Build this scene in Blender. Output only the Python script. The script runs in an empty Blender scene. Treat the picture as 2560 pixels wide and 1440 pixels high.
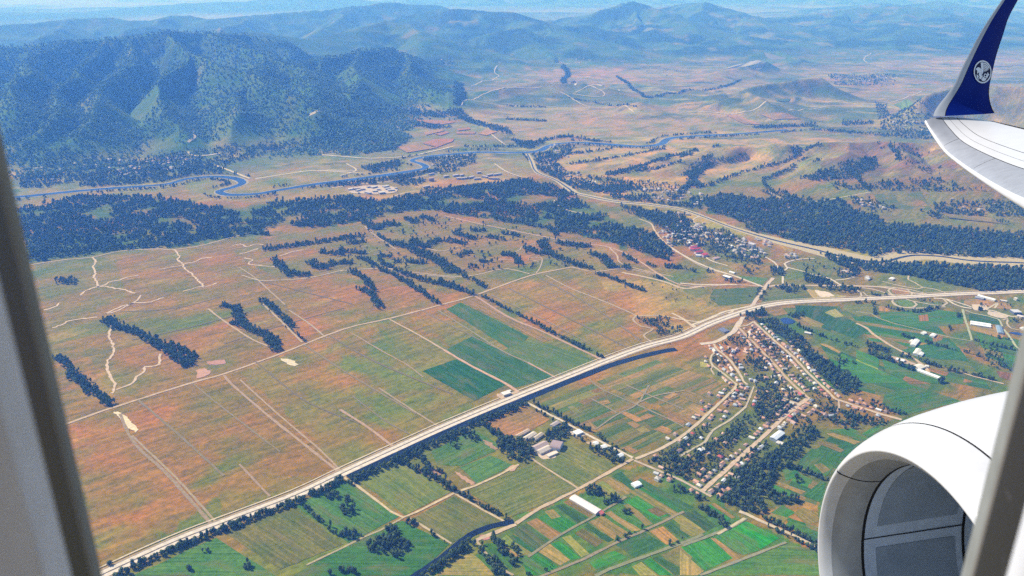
import bpy, bmesh, math, random
import numpy as np
from mathutils import Vector, Matrix

# ------------------------------------------------------------------ camera, sky, sun, exposure
scene = bpy.context.scene
H = 1000.0                      # eye height above the valley floor, metres
FPX = 2009.0                    # focal length in pixels of a 2560 wide frame
PITCH = math.atan((720 + 60) / FPX)
cam_data = bpy.data.cameras.new('camera')
cam_data.sensor_width = 36.0
cam_data.lens = 36.0 * FPX / 2560.0
cam_data.clip_start = 0.02
cam_data.clip_end = 250000.0
cam = bpy.data.objects.new('camera', cam_data)
cam.location = (0, 0, H)
cam.rotation_euler = (math.pi / 2 - PITCH, 0, 0)
scene.collection.objects.link(cam)
scene.camera = cam
cam_data.dof.use_dof = True           # focused far away: the window frame close by goes soft
cam_data.dof.focus_distance = 2000.0
cam_data.dof.aperture_fstop = 12.0

SUN_EL, SUN_AZ = math.radians(44), math.radians(-62)      # azimuth from +Y towards +X
sun_dir = Vector((math.sin(SUN_AZ) * math.cos(SUN_EL), math.cos(SUN_AZ) * math.cos(SUN_EL), math.sin(SUN_EL)))
world = bpy.data.worlds.new('World')
scene.world = world
world.use_nodes = True
wn = world.node_tree
sky = wn.nodes.new('ShaderNodeTexSky')
sky.sky_type = 'NISHITA'
sky.sun_disc = False
sky.sun_elevation = SUN_EL
sky.sun_rotation = SUN_AZ
sky.altitude = 1500.0
sky.air_density = 1.0
sky.dust_density = 0.6
wn.links.new(sky.outputs[0], wn.nodes['Background'].inputs[0])
wn.nodes['Background'].inputs[1].default_value = 0.12
sl = bpy.data.lights.new('sun', 'SUN')
sl.energy = 5.0
sl.angle = math.radians(0.5)
sl.color = (1.0, 0.95, 0.88)
so = bpy.data.objects.new('sun', sl)
so.rotation_euler = sun_dir.to_track_quat('Z', 'Y').to_euler()
so.location = (0, 0, 3000)
scene.collection.objects.link(so)
scene.view_settings.view_transform = 'Standard'
scene.view_settings.look = 'None'
scene.view_settings.gamma = 1.0
scene.view_settings.exposure = 0.48
scene.view_settings.use_curve_mapping = False
scene.cycles.volume_bounces = 1
scene.cycles.max_bounces = 6
scene.cycles.diffuse_bounces = 2
scene.cycles.transparent_max_bounces = 8
scene.cycles.use_denoising = False    # a little sensor-like grain keeps the fine ground texture
scene.cycles.use_adaptive_sampling = False

random.seed(7)
rng = np.random.default_rng(7)
COL = scene.collection

# ------------------------------------------------------------------ survey: photo points to ground points
ORG = {'p': (0, 0, 1), 'a': (0, 0, 2.977), 'b': (850, 0, 2.977), 'd': (1700, 0, 2.977), 'e': (0, 480, 2.977), 'f': (850, 480, 2.977),
       'g': (1700, 480, 2.977), 'h': (0, 960, 2.977), 'i': (850, 960, 2.977), 'j': (1700, 960, 2.977), 'k': (1280, 420, 5.333),
       'l': (1680, 560, 5.333), 'm': (2140, 680, 5.143), 'n': (820, 420, 5.333), 'v': (1750, 760, 4.8)}
cp, sp = math.cos(PITCH), math.sin(PITCH)
def rays(px):
    px = np.asarray(px, float)
    u = (px[..., 0] - 1280) / FPX
    v = (720 - px[..., 1]) / FPX
    return np.stack([u, cp + v * sp, -sp + v * cp], -1)
def pix(s):
    o = ORG[s[0]]
    return np.array([[float(c) for c in t.split(',')] for t in s[2:].split()]) / o[2] + np.array(o[:2])
def gp(s):                       # list of ground points (x, y): on the valley floor, or on the hillside met first
    d = rays(pix(s) if isinstance(s, str) else s)
    t = H / -d[..., 2]
    out = d[..., :2] * t[..., None]
    far = np.where((np.hypot(out[..., 0], out[..., 1]) > 4000).ravel())[0]
    if len(far):
        di = d.reshape(-1, 3)[far]; ti = t.ravel()[far]
        k = np.minimum(3800.0, ti * .9)[:, None] + (ti - np.minimum(3800.0, ti * .9))[:, None] * np.linspace(0, 1, 220)[None]
        below = H + di[:, 2:3] * k <= hills(di[:, :1] * k, di[:, 1:2] * k) + .5
        hit = below.any(1); j = below.argmax(1)
        o2 = out.reshape(-1, 2)
        o2[far[hit]] = di[hit, :2] * k[hit, j[hit]][:, None]
    return out
def hp(px, py, dist):            # a hill point: seen at that bearing and dip, dist metres away on the map
    d = rays((px, py))
    k = dist / math.hypot(d[0], d[1])
    return (d[0] * k, d[1] * k, H + d[2] * k)

# ------------------------------------------------------------------ noise
def _hash(ix, iy, seed):
    h = (ix.astype(np.int64) * 374761393 + iy.astype(np.int64) * 668265263 + seed * 974634213) & 0x7fffffff
    h = ((h ^ (h >> 13)) * 1274126177) & 0x7fffffff
    return ((h ^ (h >> 16)) & 0xffff) / 65535.0
def vnoise(x, y, seed=0):
    ix = np.floor(x); iy = np.floor(y)
    fx = x - ix; fy = y - iy
    fx = fx * fx * (3 - 2 * fx); fy = fy * fy * (3 - 2 * fy)
    a = _hash(ix, iy, seed); b = _hash(ix + 1, iy, seed); c = _hash(ix, iy + 1, seed); d = _hash(ix + 1, iy + 1, seed)
    return (a + (b - a) * fx) * (1 - fy) + (c + (d - c) * fx) * fy
def fbm(x, y, scale, octv=4, seed=0):
    x = np.asarray(x, float) / scale; y = np.asarray(y, float) / scale
    s = 0; a = 0.5; t = 0
    for o in range(octv):
        s = s + a * vnoise(x, y, seed + o * 17); t += a
        x, y = x * 1.93 + y * 0.6 + 11.3, y * 1.93 - x * 0.6 + 5.1
        a *= 0.5
    return s / t
def ridged(x, y, scale, octv=4, seed=0):
    x = np.asarray(x, float) / scale; y = np.asarray(y, float) / scale
    s = 0; a = 0.5; t = 0
    for o in range(octv):
        s = s + a * (1 - np.abs(2 * vnoise(x, y, seed + o * 29) - 1)); t += a
        x, y = x * 1.93 + y * 0.6 + 3.3, y * 1.93 - x * 0.6 + 9.1
        a *= 0.5
    return s / t

# ------------------------------------------------------------------ hills: crests as (px, py, distance km) with a half width in metres
RIDGES = [
 (1150, [(-500,150,9.2),(-300,138,8.9),(0,117,8.5),(150,104,8.3),(300,92,8.2),(405,76,8.1),(520,78,8.3),(600,82,8.6),(700,108,8.4)]),
 (620, [(150,104,8.3),(90,140,7.4),(40,190,6.5),(10,260,5.8)]),
 (620, [(300,92,8.2),(330,128,7.3),(300,190,6.5),(230,260,5.8),(180,320,5.3)]),
 (720, [(520,78,8.3),(610,108,7.6),(690,140,7.0),(770,190,6.3),(805,216,6.0)]),
 (600, [(420,84,8.0),(470,130,7.1),(560,150,6.6),(640,172,6.3),(720,215,5.8),(800,262,5.35)]),
 (520, [(470,130,7.1),(430,200,6.3),(420,270,5.7),(450,330,5.15)]),
 (850, [(650,172,6.4),(740,160,7.0),(820,142,7.4),(900,126,7.7),(970,121,7.9),(1040,146,8.15)]),
 (620, [(1010,134,8.05),(1060,155,8.25),(1105,172,8.45),(1150,192,8.7)]),
 (640, [(900,126,7.7),(880,180,6.8),(860,240,6.1)]),
 (560, [(1010,136,7.9),(1050,195,7.1),(1100,240,6.6)]),
 (620, [(0,118,8.5),(-60,170,7.2),(-90,240,6.2)]),
 (560, [(690,140,7.0),(640,200,6.2),(600,270,5.5),(570,320,5.15)]),
 (520, [(820,142,7.4),(760,210,6.5),(700,270,5.8),(660,310,5.4)]),
 (480, [(230,96,8.3),(235,140,7.4),(150,220,6.2),(90,300,5.5)]),
 (1800, [(620,80,9.6),(760,98,9.8),(860,75,10.3),(961,49,10.8),(1030,72,10.4),(1065,100,9.9)]),
 (2500, [(900,66,12.5),(1000,45,12.6),(1085,23,13.2),(1186,22,13.2),(1280,32,12.9),(1337,50,12.4),(1390,80,11.8),(1440,112,11.4),(1485,139,11.1)]),
 (1500, [(1060,140,10.2),(1130,112,10.9),(1220,87,11.3),(1303,70,11.6),(1400,108,11.2)]),
 (1200, [(1303,70,11.6),(1330,115,10.7),(1380,158,9.9)]),
 (2700, [(1380,50,14.5),(1440,52,14.2),(1505,24,14.6),(1582,2,15.0),(1633,20,14.4),(1700,52,13.4),(1760,90,12.6)]),
 (1400, [(1400,64,12.3),(1471,63,12.5),(1555,92,12.1),(1620,115,11.8),(1680,134,11.5)]),
 (1700, [(1582,4,15.0),(1610,60,13.4),(1660,98,12.6)]),
 (2600, [(1640,28,17.5),(1700,12,17),(1760,6,16.5),(1850,30,15.5),(1910,62,14.5),(1950,84,13.8)]),
 (1700, [(1760,6,16.5),(1770,55,14.8),(1800,92,13.5)]),
 (3600, [(1900,62,16.5),(1962,50,17),(2050,40,17.4),(2137,27,17.8),(2221,20,18),(2288,25,17.8),(2372,46,16.6),(2449,72,15.4)]),
 (2200, [(2100,34,17.6),(2080,75,15),(2040,95,13.8)]),
 (2200, [(2250,24,18),(2270,62,15.5),(2240,98,13.5)]),
 (3000, [(2180,18,24),(2271,15,24),(2338,5,24),(2420,20,23),(2489,36,22)]),
 (2200, [(-200,75,13),(0,60,13.4),(90,56,13.6),(185,44,13.8),(302,44,13.8),(336,52,13.5),(403,50,13.5),(437,37,13.8),(477,37,13.8),(520,47,13.5),(640,37,14.2),(739,30,14.5),(860,18,15),(950,6,15.5),(1010,12,16),(1100,16,17)]),
 (1000, [(437,38,13.8),(380,62,12.3),(330,72,11.4)]),
 (1000, [(185,45,13.8),(150,70,12),(90,88,11)]),
 (1100, [(640,38,14.2),(600,58,12.5),(560,70,11.2)]),
 (1200, [(860,20,15),(840,50,13),(800,75,11.4)]),
 (2200, [(-300,45,22),(0,36,22.5),(201,32,23),(302,25,24),(386,15,25),(504,10,25.5),(638,7,26),(720,0,26.5),(900,4,27)]),
 (2600, [(1050,-2,30),(1180,-6,30),(1300,-12,31),(1420,-7,30),(1500,-12,32),(1700,-10,32),(1800,-14,33),(1900,-9,33),(1960,-18,34),(2030,-11,34),(2140,-8,33),(2260,-12,34),(2400,-15,35),(2600,-10,35)]),
 (420, [(1760,186,10.3),(1834,146,10.6),(1902,133,10.8),(1935,130,10.8),(1972,146,10.5),(2000,158,10.2)]),
 (300, [(1780,181,9.0),(1850,166,9.3),(1908,154,9.6)]),
 (420, [(1690,262,6.8),(1760,248,6.9),(1834,231,7.0),(1900,217,7.2),(1965,204,7.4),(2036,190,7.6)]),
 (380, [(1800,268,6.5),(1850,250,6.6),(1885,240,6.7),(1920,246,6.6),(1940,262,6.45)]),
 (420, [(2330,236,6.6),(2390,220,6.8),(2440,214,6.9),(2520,218,6.8),(2620,225,6.8)]),
 (330, [(1560,264,6.5),(1600,256,6.5),(1640,262,6.5)]),
 (420, [(1180,236,7.0),(1240,222,7.1),(1330,210,7.3),(1420,212,7.4),(1500,222,7.3)]),
 (520, [(1620,398,4.55),(1700,382,4.65),(1800,368,4.8),(1900,360,4.9),(2000,354,4.95),(2100,349,5.0),(2200,349,5.0),(2330,352,5.0),(2450,366,4.9),(2560,376,4.9),(2750,388,4.9)]),
 (620, [(2120,350,4.98),(2130,380,4.68),(2120,405,4.46)]),
 (640, [(2250,350,5.0),(2260,384,4.66),(2270,408,4.45)]),
 (640, [(2380,356,4.98),(2400,390,4.62),(2410,412,4.42)]),
]
GULL = ['1510,440 1600,420 1680,395 1735,380', '1722,482 1730,445 1760,430 1830,402 1868,386', '1766,468 1868,432 2002,386 2056,364', '1928,480 1910,455 1935,440 1985,412 2016,396', '1690,424 1790,402 1900,380', '1480,420 1600,398 1700,375', '1820,470 1900,440 1990,410', '2205,452 2215,430', '2270,455 2290,430', '2380,455 2385,432']
GSEG = []
for s_ in GULL:
    Q_ = []
    for t_ in s_.split():
        px, py = (float(c) for c in t_.split(','))
        dd = rays((px, py)); k = (H - 45) / -dd[2]
        Q_.append((dd[0] * k, dd[1] * k))
    GSEG += list(zip(Q_[:-1], Q_[1:]))
SEG = []
for w, pts in RIDGES:
    P = [hp(*(p[0], p[1], p[2] * 1000)) for p in pts]
    for A, B in zip(P[:-1], P[1:]):
        SEG.append((A, B, w))
def hills(x, y):
    x = np.asarray(x, float); y = np.asarray(y, float)
    out = np.zeros(x.shape)
    m = np.hypot(x, y) > 3900
    if not m.any():
        return out
    X = x[m]; Y = y[m]
    wx = X + (fbm(X, Y, 700, 3, 5) - 0.5) * 320; wy = Y + (fbm(X, Y, 700, 3, 9) - 0.5) * 320
    acc = np.zeros(X.shape); top = np.full(X.shape, 1.0)
    for A, B, w in SEG:
        dx, dy = B[0] - A[0], B[1] - A[1]
        L2 = dx * dx + dy * dy
        sel = (wx > min(A[0], B[0]) - w) & (wx < max(A[0], B[0]) + w) & (wy > min(A[1], B[1]) - w) & (wy < max(A[1], B[1]) + w)
        if not sel.any():
            continue
        sx = wx[sel]; sy = wy[sel]
        t = np.clip(((sx - A[0]) * dx + (sy - A[1]) * dy) / L2, 0, 1)
        d = np.hypot(sx - A[0] - t * dx, sy - A[1] - t * dy) / w
        z = (A[2] + (B[2] - A[2]) * t)
        h = np.maximum(z, 0) * np.clip(1 - d, 0, 1) ** 1.3
        up = h > acc[sel]
        a_ = acc[sel]; t_ = top[sel]
        a_[up] = h[up]; t_[up] = np.maximum(z, 1)[up]
        acc[sel] = a_; top[sel] = t_
    u_ = np.clip(acc / top, 0, 1)
    acc = acc - top * 1.15 * u_ * (1 - u_) * (1 - ridged(X, Y, 620, 4, 3)) * 1.25
    acc = np.maximum(acc, 0) * (0.94 + 0.10 * fbm(X, Y, 420, 4, 77))
    foot = np.clip((np.hypot(X, Y) - 4650) / 1000, 0, 1)
    acc = np.where(X < -0.06 * Y, acc * foot * foot * (3 - 2 * foot), acc)
    for A, B in GSEG:
        sel = (X > min(A[0], B[0]) - 90) & (X < max(A[0], B[0]) + 90) & (Y > min(A[1], B[1]) - 90) & (Y < max(A[1], B[1]) + 90)
        if not sel.any(): continue
        dx, dy = B[0] - A[0], B[1] - A[1]
        t = np.clip(((X[sel] - A[0]) * dx + (Y[sel] - A[1]) * dy) / (dx * dx + dy * dy), 0, 1)
        d = np.hypot(X[sel] - A[0] - t * dx, Y[sel] - A[1] - t * dy)
        acc[sel] = np.maximum(acc[sel] - 24 * np.clip(1 - d / 75, 0, 1) * np.clip(acc[sel] / 30, 0, 1), 0)
    far = np.clip((np.hypot(X, Y) - 6000) / 3000, 0, 1)
    acc += far * 26 * (fbm(X, Y, 600, 4, 21) - 0.35).clip(0)
    mid = np.clip((np.hypot(X, Y) - 5600) / 900, 0, 1) * np.clip((11500 - np.hypot(X, Y)) / 2000, 0, 1) * (X > -.08 * Y)
    acc += mid * 34 * (ridged(X + .4 * Y, Y * 1.6, 420, 4, 71) ** 2) * np.clip((fbm(X, Y, 1300, 3, 73) - .35) * 4, 0, 1)
    far2 = np.clip((np.hypot(X, Y) - 15000) / 6000, 0, 1)
    acc += far2 * 130 * ridged(X, Y, 3500, 4, 31) ** 2
    acc = np.minimum(acc, 985)
    out[m] = acc
    return out

# ------------------------------------------------------------------ materials
def new_mat(name):
    m = bpy.data.materials.new(name)
    m.use_nodes = True
    nt = m.node_tree
    return m, nt, nt.nodes['Principled BSDF']
def N(nt, t, **kw):
    n = nt.nodes.new(t)
    for k, v in kw.items():
        if k in ('op', 'operation'): n.operation = v
        elif k == 'blend': n.blend_type = v
        elif k == 'dt': n.data_type = v
        else: n.inputs[k].default_value = v
    return n
def mixc(nt, fac, a, b, blend='MIX'):
    n = nt.nodes.new('ShaderNodeMix'); n.data_type = 'RGBA'; n.blend_type = blend
    for s, v in ((0, fac), (6, a), (7, b)):
        if isinstance(v, (int, float)): n.inputs[s].default_value = v
        elif isinstance(v, tuple): n.inputs[s].default_value = (*v[:3], 1)
        else: nt.links.new(v, n.inputs[s])
    return n.outputs[2]
def ramp(nt, src, lo, hi, a=0.0, b=1.0):
    n = nt.nodes.new('ShaderNodeMapRange')
    n.inputs[1].default_value = lo; n.inputs[2].default_value = hi; n.inputs[3].default_value = a; n.inputs[4].default_value = b
    nt.links.new(src, n.inputs[0])
    return n.outputs[0]
def noise(nt, vec, scale, detail=4, rough=0.55, dist=0.0):
    n = nt.nodes.new('ShaderNodeTexNoise')
    n.inputs['Scale'].default_value = scale; n.inputs['Detail'].default_value = detail
    n.inputs['Roughness'].default_value = rough; n.inputs['Distortion'].default_value = dist
    nt.links.new(vec, n.inputs['Vector'])
    return n.outputs['Fac']
def mapping(nt, vec, scale=(1, 1, 1), rot=0.0, loc=(0, 0, 0)):
    if rot:                                  # turn first, then stretch
        r = nt.nodes.new('ShaderNodeMapping'); r.inputs['Rotation'].default_value = (0, 0, rot)
        nt.links.new(vec, r.inputs['Vector']); vec = r.outputs[0]; rot = 0.0
    n = nt.nodes.new('ShaderNodeMapping')
    n.inputs['Scale'].default_value = scale; n.inputs['Rotation'].default_value = (0, 0, rot); n.inputs['Location'].default_value = loc
    nt.links.new(vec, n.inputs['Vector'])
    return n.outputs[0]
def plain(name, col, rough=0.7, metal=0.0, var=0.0, scale=1.0, spec=0.3):
    m, nt, b = new_mat(name)
    b.inputs['Roughness'].default_value = rough; b.inputs['Metallic'].default_value = metal
    b.inputs['Specular IOR Level'].default_value = spec
    if var:
        tc = nt.nodes.new('ShaderNodeTexCoord')
        f = noise(nt, tc.outputs['Object'], scale, 5)
        c = mixc(nt, ramp(nt, f, 0.3, 0.7), tuple(x * (1 - var) for x in col), tuple(min(1, x * (1 + var)) for x in col))
        nt.links.new(c, b.inputs['Base Color'])
    else:
        b.inputs['Base Color'].default_value = (*col, 1)
    return m
HWDIR = gp('p:430,1358 860,1182')
HWANG = math.atan2(*(HWDIR[1] - HWDIR[0])[::-1])
def mat_ground():
    m, nt, b = new_mat('ground_cover')
    at = nt.nodes.new('ShaderNodeAttribute'); at.attribute_name = 'cover'
    geo = nt.nodes.new('ShaderNodeNewGeometry')
    P = geo.outputs['Position']
    base = at.outputs['Color']
    st = noise(nt, mapping(nt, P, (0.009, 0.055, 0.02), HWANG * -1), 1.0, 8, 0.72, 0.8)
    bl = noise(nt, P, 0.006, 6, 0.6)
    fi = noise(nt, P, 0.07, 6, 0.75)
    c = mixc(nt, ramp(nt, st, 0.36, 0.64), mixc(nt, 1.0, base, (0.64, 0.74, 0.64), 'MULTIPLY'), mixc(nt, 1.0, base, (1.30, 1.18, 1.10), 'MULTIPLY'))
    c = mixc(nt, ramp(nt, bl, 0.35, 0.65), mixc(nt, 1.0, c, (0.72, 0.98, 0.80), 'MULTIPLY'), mixc(nt, 1.0, c, (1.22, 1.02, 1.02), 'MULTIPLY'))
    c = mixc(nt, ramp(nt, fi, 0.36, 0.64), mixc(nt, 1.0, c, (0.70, 0.76, 0.72), 'MULTIPLY'), mixc(nt, 1.0, c, (1.27, 1.24, 1.18), 'MULTIPLY'))
    nt.links.new(c, b.inputs['Base Color'])
    b.inputs['Roughness'].default_value = 0.95; b.inputs['Specular IOR Level'].default_value = 0.05
    return m
def mat_field():
    m, nt, b = new_mat('field_crop')
    oi = nt.nodes.new('ShaderNodeObjectInfo'); tc = nt.nodes.new('ShaderNodeTexCoord')
    base = oi.outputs['Color']
    va = nt.nodes.new('ShaderNodeVectorMath'); va.operation = 'ADD'
    sc = nt.nodes.new('ShaderNodeMath'); sc.operation = 'MULTIPLY'; sc.inputs[1].default_value = 5000
    nt.links.new(oi.outputs['Random'], sc.inputs[0])
    nt.links.new(tc.outputs['Object'], va.inputs[0]); nt.links.new(sc.outputs[0], va.inputs[1])
    P = va.outputs[0]
    st = noise(nt, mapping(nt, P, (0.006, 0.16, 0.02)), 1.0, 5, 0.65, 0.3)
    bl = noise(nt, P, 0.016, 5, 0.6)
    fi = noise(nt, P, 0.12, 6, 0.75)
    wv = nt.nodes.new('ShaderNodeTexWave'); wv.wave_type = 'BANDS'; wv.bands_direction = 'Y'
    wv.inputs['Scale'].default_value = 0.045; wv.inputs['Distortion'].default_value = 1.2; wv.inputs['Detail'].default_value = 3
    nt.links.new(tc.outputs['Object'], wv.inputs['Vector'])
    c = mixc(nt, ramp(nt, st, 0.34, 0.66), mixc(nt, 1.0, base, (0.66, 0.74, 0.66), 'MULTIPLY'), mixc(nt, 1.0, base, (1.34, 1.18, 1.12), 'MULTIPLY'))
    c = mixc(nt, ramp(nt, bl, 0.35, 0.65), mixc(nt, 1.0, c, (0.76, 0.92, 0.8), 'MULTIPLY'), mixc(nt, 1.0, c, (1.24, 1.06, 1.05), 'MULTIPLY'))
    c = mixc(nt, ramp(nt, fi, 0.36, 0.64), mixc(nt, 1.0, c, (0.70, 0.76, 0.72), 'MULTIPLY'), mixc(nt, 1.0, c, (1.28, 1.25, 1.2), 'MULTIPLY'))
    b2 = noise(nt, mapping(nt, P, (0.010, 0.03, 0.02), 0.0, (70, 30, 0)), 1.0, 6, 0.65)
    c = mixc(nt, ramp(nt, b2, 0.52, 0.70, 0.0, 0.5), c, (0.21, 0.135, 0.055))
    c = mixc(nt, ramp(nt, wv.outputs['Fac'], 0.2, 0.9, 0, 0.22), c, mixc(nt, 1.0, c, (0.45, 0.5, 0.45), 'MULTIPLY'))
    nt.links.new(c, b.inputs['Base Color'])
    b.inputs['Roughness'].default_value = 0.95; b.inputs['Specular IOR Level'].default_value = 0.05
    return m
def mat_objcol(name, rough, var, scale, spec=0.2):
    m, nt, b = new_mat(name)
    oi = nt.nodes.new('ShaderNodeObjectInfo'); geo = nt.nodes.new('ShaderNodeNewGeometry')
    f = noise(nt, geo.outputs['Position'], scale, 4)
    c = mixc(nt, ramp(nt, f, 0.3, 0.7), mixc(nt, 1.0, oi.outputs['Color'], (1 - var,) * 3, 'MULTIPLY'), mixc(nt, 1.0, oi.outputs['Color'], (1 + var,) * 3, 'MULTIPLY'))
    nt.links.new(c, b.inputs['Base Color'])
    b.inputs['Roughness'].default_value = rough; b.inputs['Specular IOR Level'].default_value = spec
    return m
def mat_leaf(name, a, c2):
    m, nt, b = new_mat(name)
    oi = nt.nodes.new('ShaderNodeObjectInfo')
    geo = nt.nodes.new('ShaderNodeNewGeometry')
    f = noise(nt, geo.outputs['Position'], 0.6, 2)
    c = mixc(nt, oi.outputs['Random'], a, c2)
    c = mixc(nt, ramp(nt, f, 0.3, 0.7), mixc(nt, 1.0, c, (0.45, 0.5, 0.5), 'MULTIPLY'), mixc(nt, 1.0, c, (1.6, 1.55, 1.4), 'MULTIPLY'))
    nt.links.new(c, b.inputs['Base Color'])
    b.inputs['Roughness'].default_value = 0.8; b.inputs['Specular IOR Level'].default_value = 0.1
    return m
def mat_water(name, col):
    m, nt, b = new_mat(name)
    geo = nt.nodes.new('ShaderNodeNewGeometry')
    f = noise(nt, geo.outputs['Position'], 0.01, 4)
    nt.links.new(mixc(nt, ramp(nt, f, 0.35, 0.65), tuple(x * 0.8 for x in col), tuple(x * 1.25 for x in col)), b.inputs['Base Color'])
    bp = nt.nodes.new('ShaderNodeBump'); bp.inputs['Strength'].default_value = 0.05; bp.inputs['Distance'].default_value = 0.5
    nt.links.new(noise(nt, geo.outputs['Position'], 0.2, 4), bp.inputs['Height']); nt.links.new(bp.outputs[0], b.inputs['Normal'])
    b.inputs['Roughness'].default_value = 0.2; b.inputs['Specular IOR Level'].default_value = 0.06
    return m
M = {
 'ground': mat_ground(), 'field': mat_field(),
 'dirt': mat_objcol('dirt_track', 0.95, 0.20, 0.12), 'roof': mat_objcol('roof_sheet', 0.6, 0.18, 0.4), 'wall': mat_objcol('wall_plaster', 0.85, 0.15, 0.5),
 'leaf': mat_leaf('leaf_dark', (0.026, 0.052, 0.022), (0.082, 0.120, 0.034)), 'leafhill': mat_leaf('leaf_hill', (0.066, 0.130, 0.078), (0.160, 0.240, 0.105)),  # hill leaves lightened and blued, carrying some of the haze in their colour
 'bark': plain('bark', (0.09, 0.065, 0.045), 0.9),
 'river': mat_water('river_water', (0.005, 0.040, 0.16)), 'pond': mat_water('pond_water', (0.02, 0.05, 0.16)), 'canal': mat_water('canal_water', (0.010, 0.018, 0.035)),  # the river's blue is the sky's reflection put into the base colour
}

# ------------------------------------------------------------------ mesh helpers
def mesh(name, verts, faces, mats=(), smooth=False):
    me = bpy.data.meshes.new(name)
    me.from_pydata([tuple(v) for v in verts], [], [tuple(f) for f in faces])
    for mt in mats: me.materials.append(mt)
    if smooth:
        me.polygons.foreach_set('use_smooth', [True] * len(me.polygons))
    me.update()
    return me
def obj(name, me, parent=None, loc=None, rotz=None, color=None, **props):
    o = bpy.data.objects.new(name, me)
    COL.objects.link(o)
    if parent is not None: o.parent = parent
    if loc is not None: o.location = loc
    if rotz is not None: o.rotation_euler = (0, 0, rotz)
    if color is not None: o.color = (*color[:3], 1)
    for k, v in props.items(): o[k] = v
    return o
def dedupe(P):
    keep = [P[0]]
    for p in P[1:]:
        if np.hypot(*(p - keep[-1])) > 0.5: keep.append(p)
    return np.array(keep)
def smooth_line(P, step=20.0):
    P = dedupe(np.asarray(P, float))
    if len(P) < 2: return P
    Q = np.vstack([2 * P[0] - P[1], P, 2 * P[-1] - P[-2]])
    out = []
    for i in range(1, len(Q) - 2):
        n = max(1, int(np.hypot(*(Q[i + 1] - Q[i])) / step))
        for k in range(n):
            t = k / n
            a, b, c, d = Q[i - 1], Q[i], Q[i + 1], Q[i + 2]
            out.append(0.5 * (2 * b + (c - a) * t + (2 * a - 5 * b + 4 * c - d) * t * t + (3 * b - a - 3 * c + d) * t ** 3))
    out.append(P[-1])
    return np.array(out)
ROADS = []                        # (segments, half width) that trees keep clear of
def ribbon(L, width, off, jit=0.0, side=0.0):
    T = np.gradient(L, axis=0)
    T /= np.maximum(np.hypot(T[:, 0], T[:, 1]), 1e-6)[:, None]
    Nn = np.stack([-T[:, 1], T[:, 0]], 1)
    w = np.full(len(L), width / 2.0)
    wl = w * (1 + jit * (rng.random(len(L)) - 0.5)); wr = w * (1 + jit * (rng.random(len(L)) - 0.5))
    C = L + Nn * side
    A = C + Nn * wl[:, None]; B = C - Nn * wr[:, None]
    V = np.vstack([A, B])
    z = hills(V[:, 0], V[:, 1]) + off
    n = len(L)
    return np.column_stack([V, z]), [(i, i + n, i + n + 1, i + 1) for i in range(n - 1)]
def pip(x, y, poly):
    inside = np.zeros(len(x), bool)
    n = len(poly); j = n - 1
    for i in range(n):
        xi, yi = poly[i]; xj, yj = poly[j]
        c = ((yi > y) != (yj > y)) & (x < (xj - xi) * (y - yi) / ((yj - yi) or 1e-9) + xi)
        inside ^= c; j = i
    return inside
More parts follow.
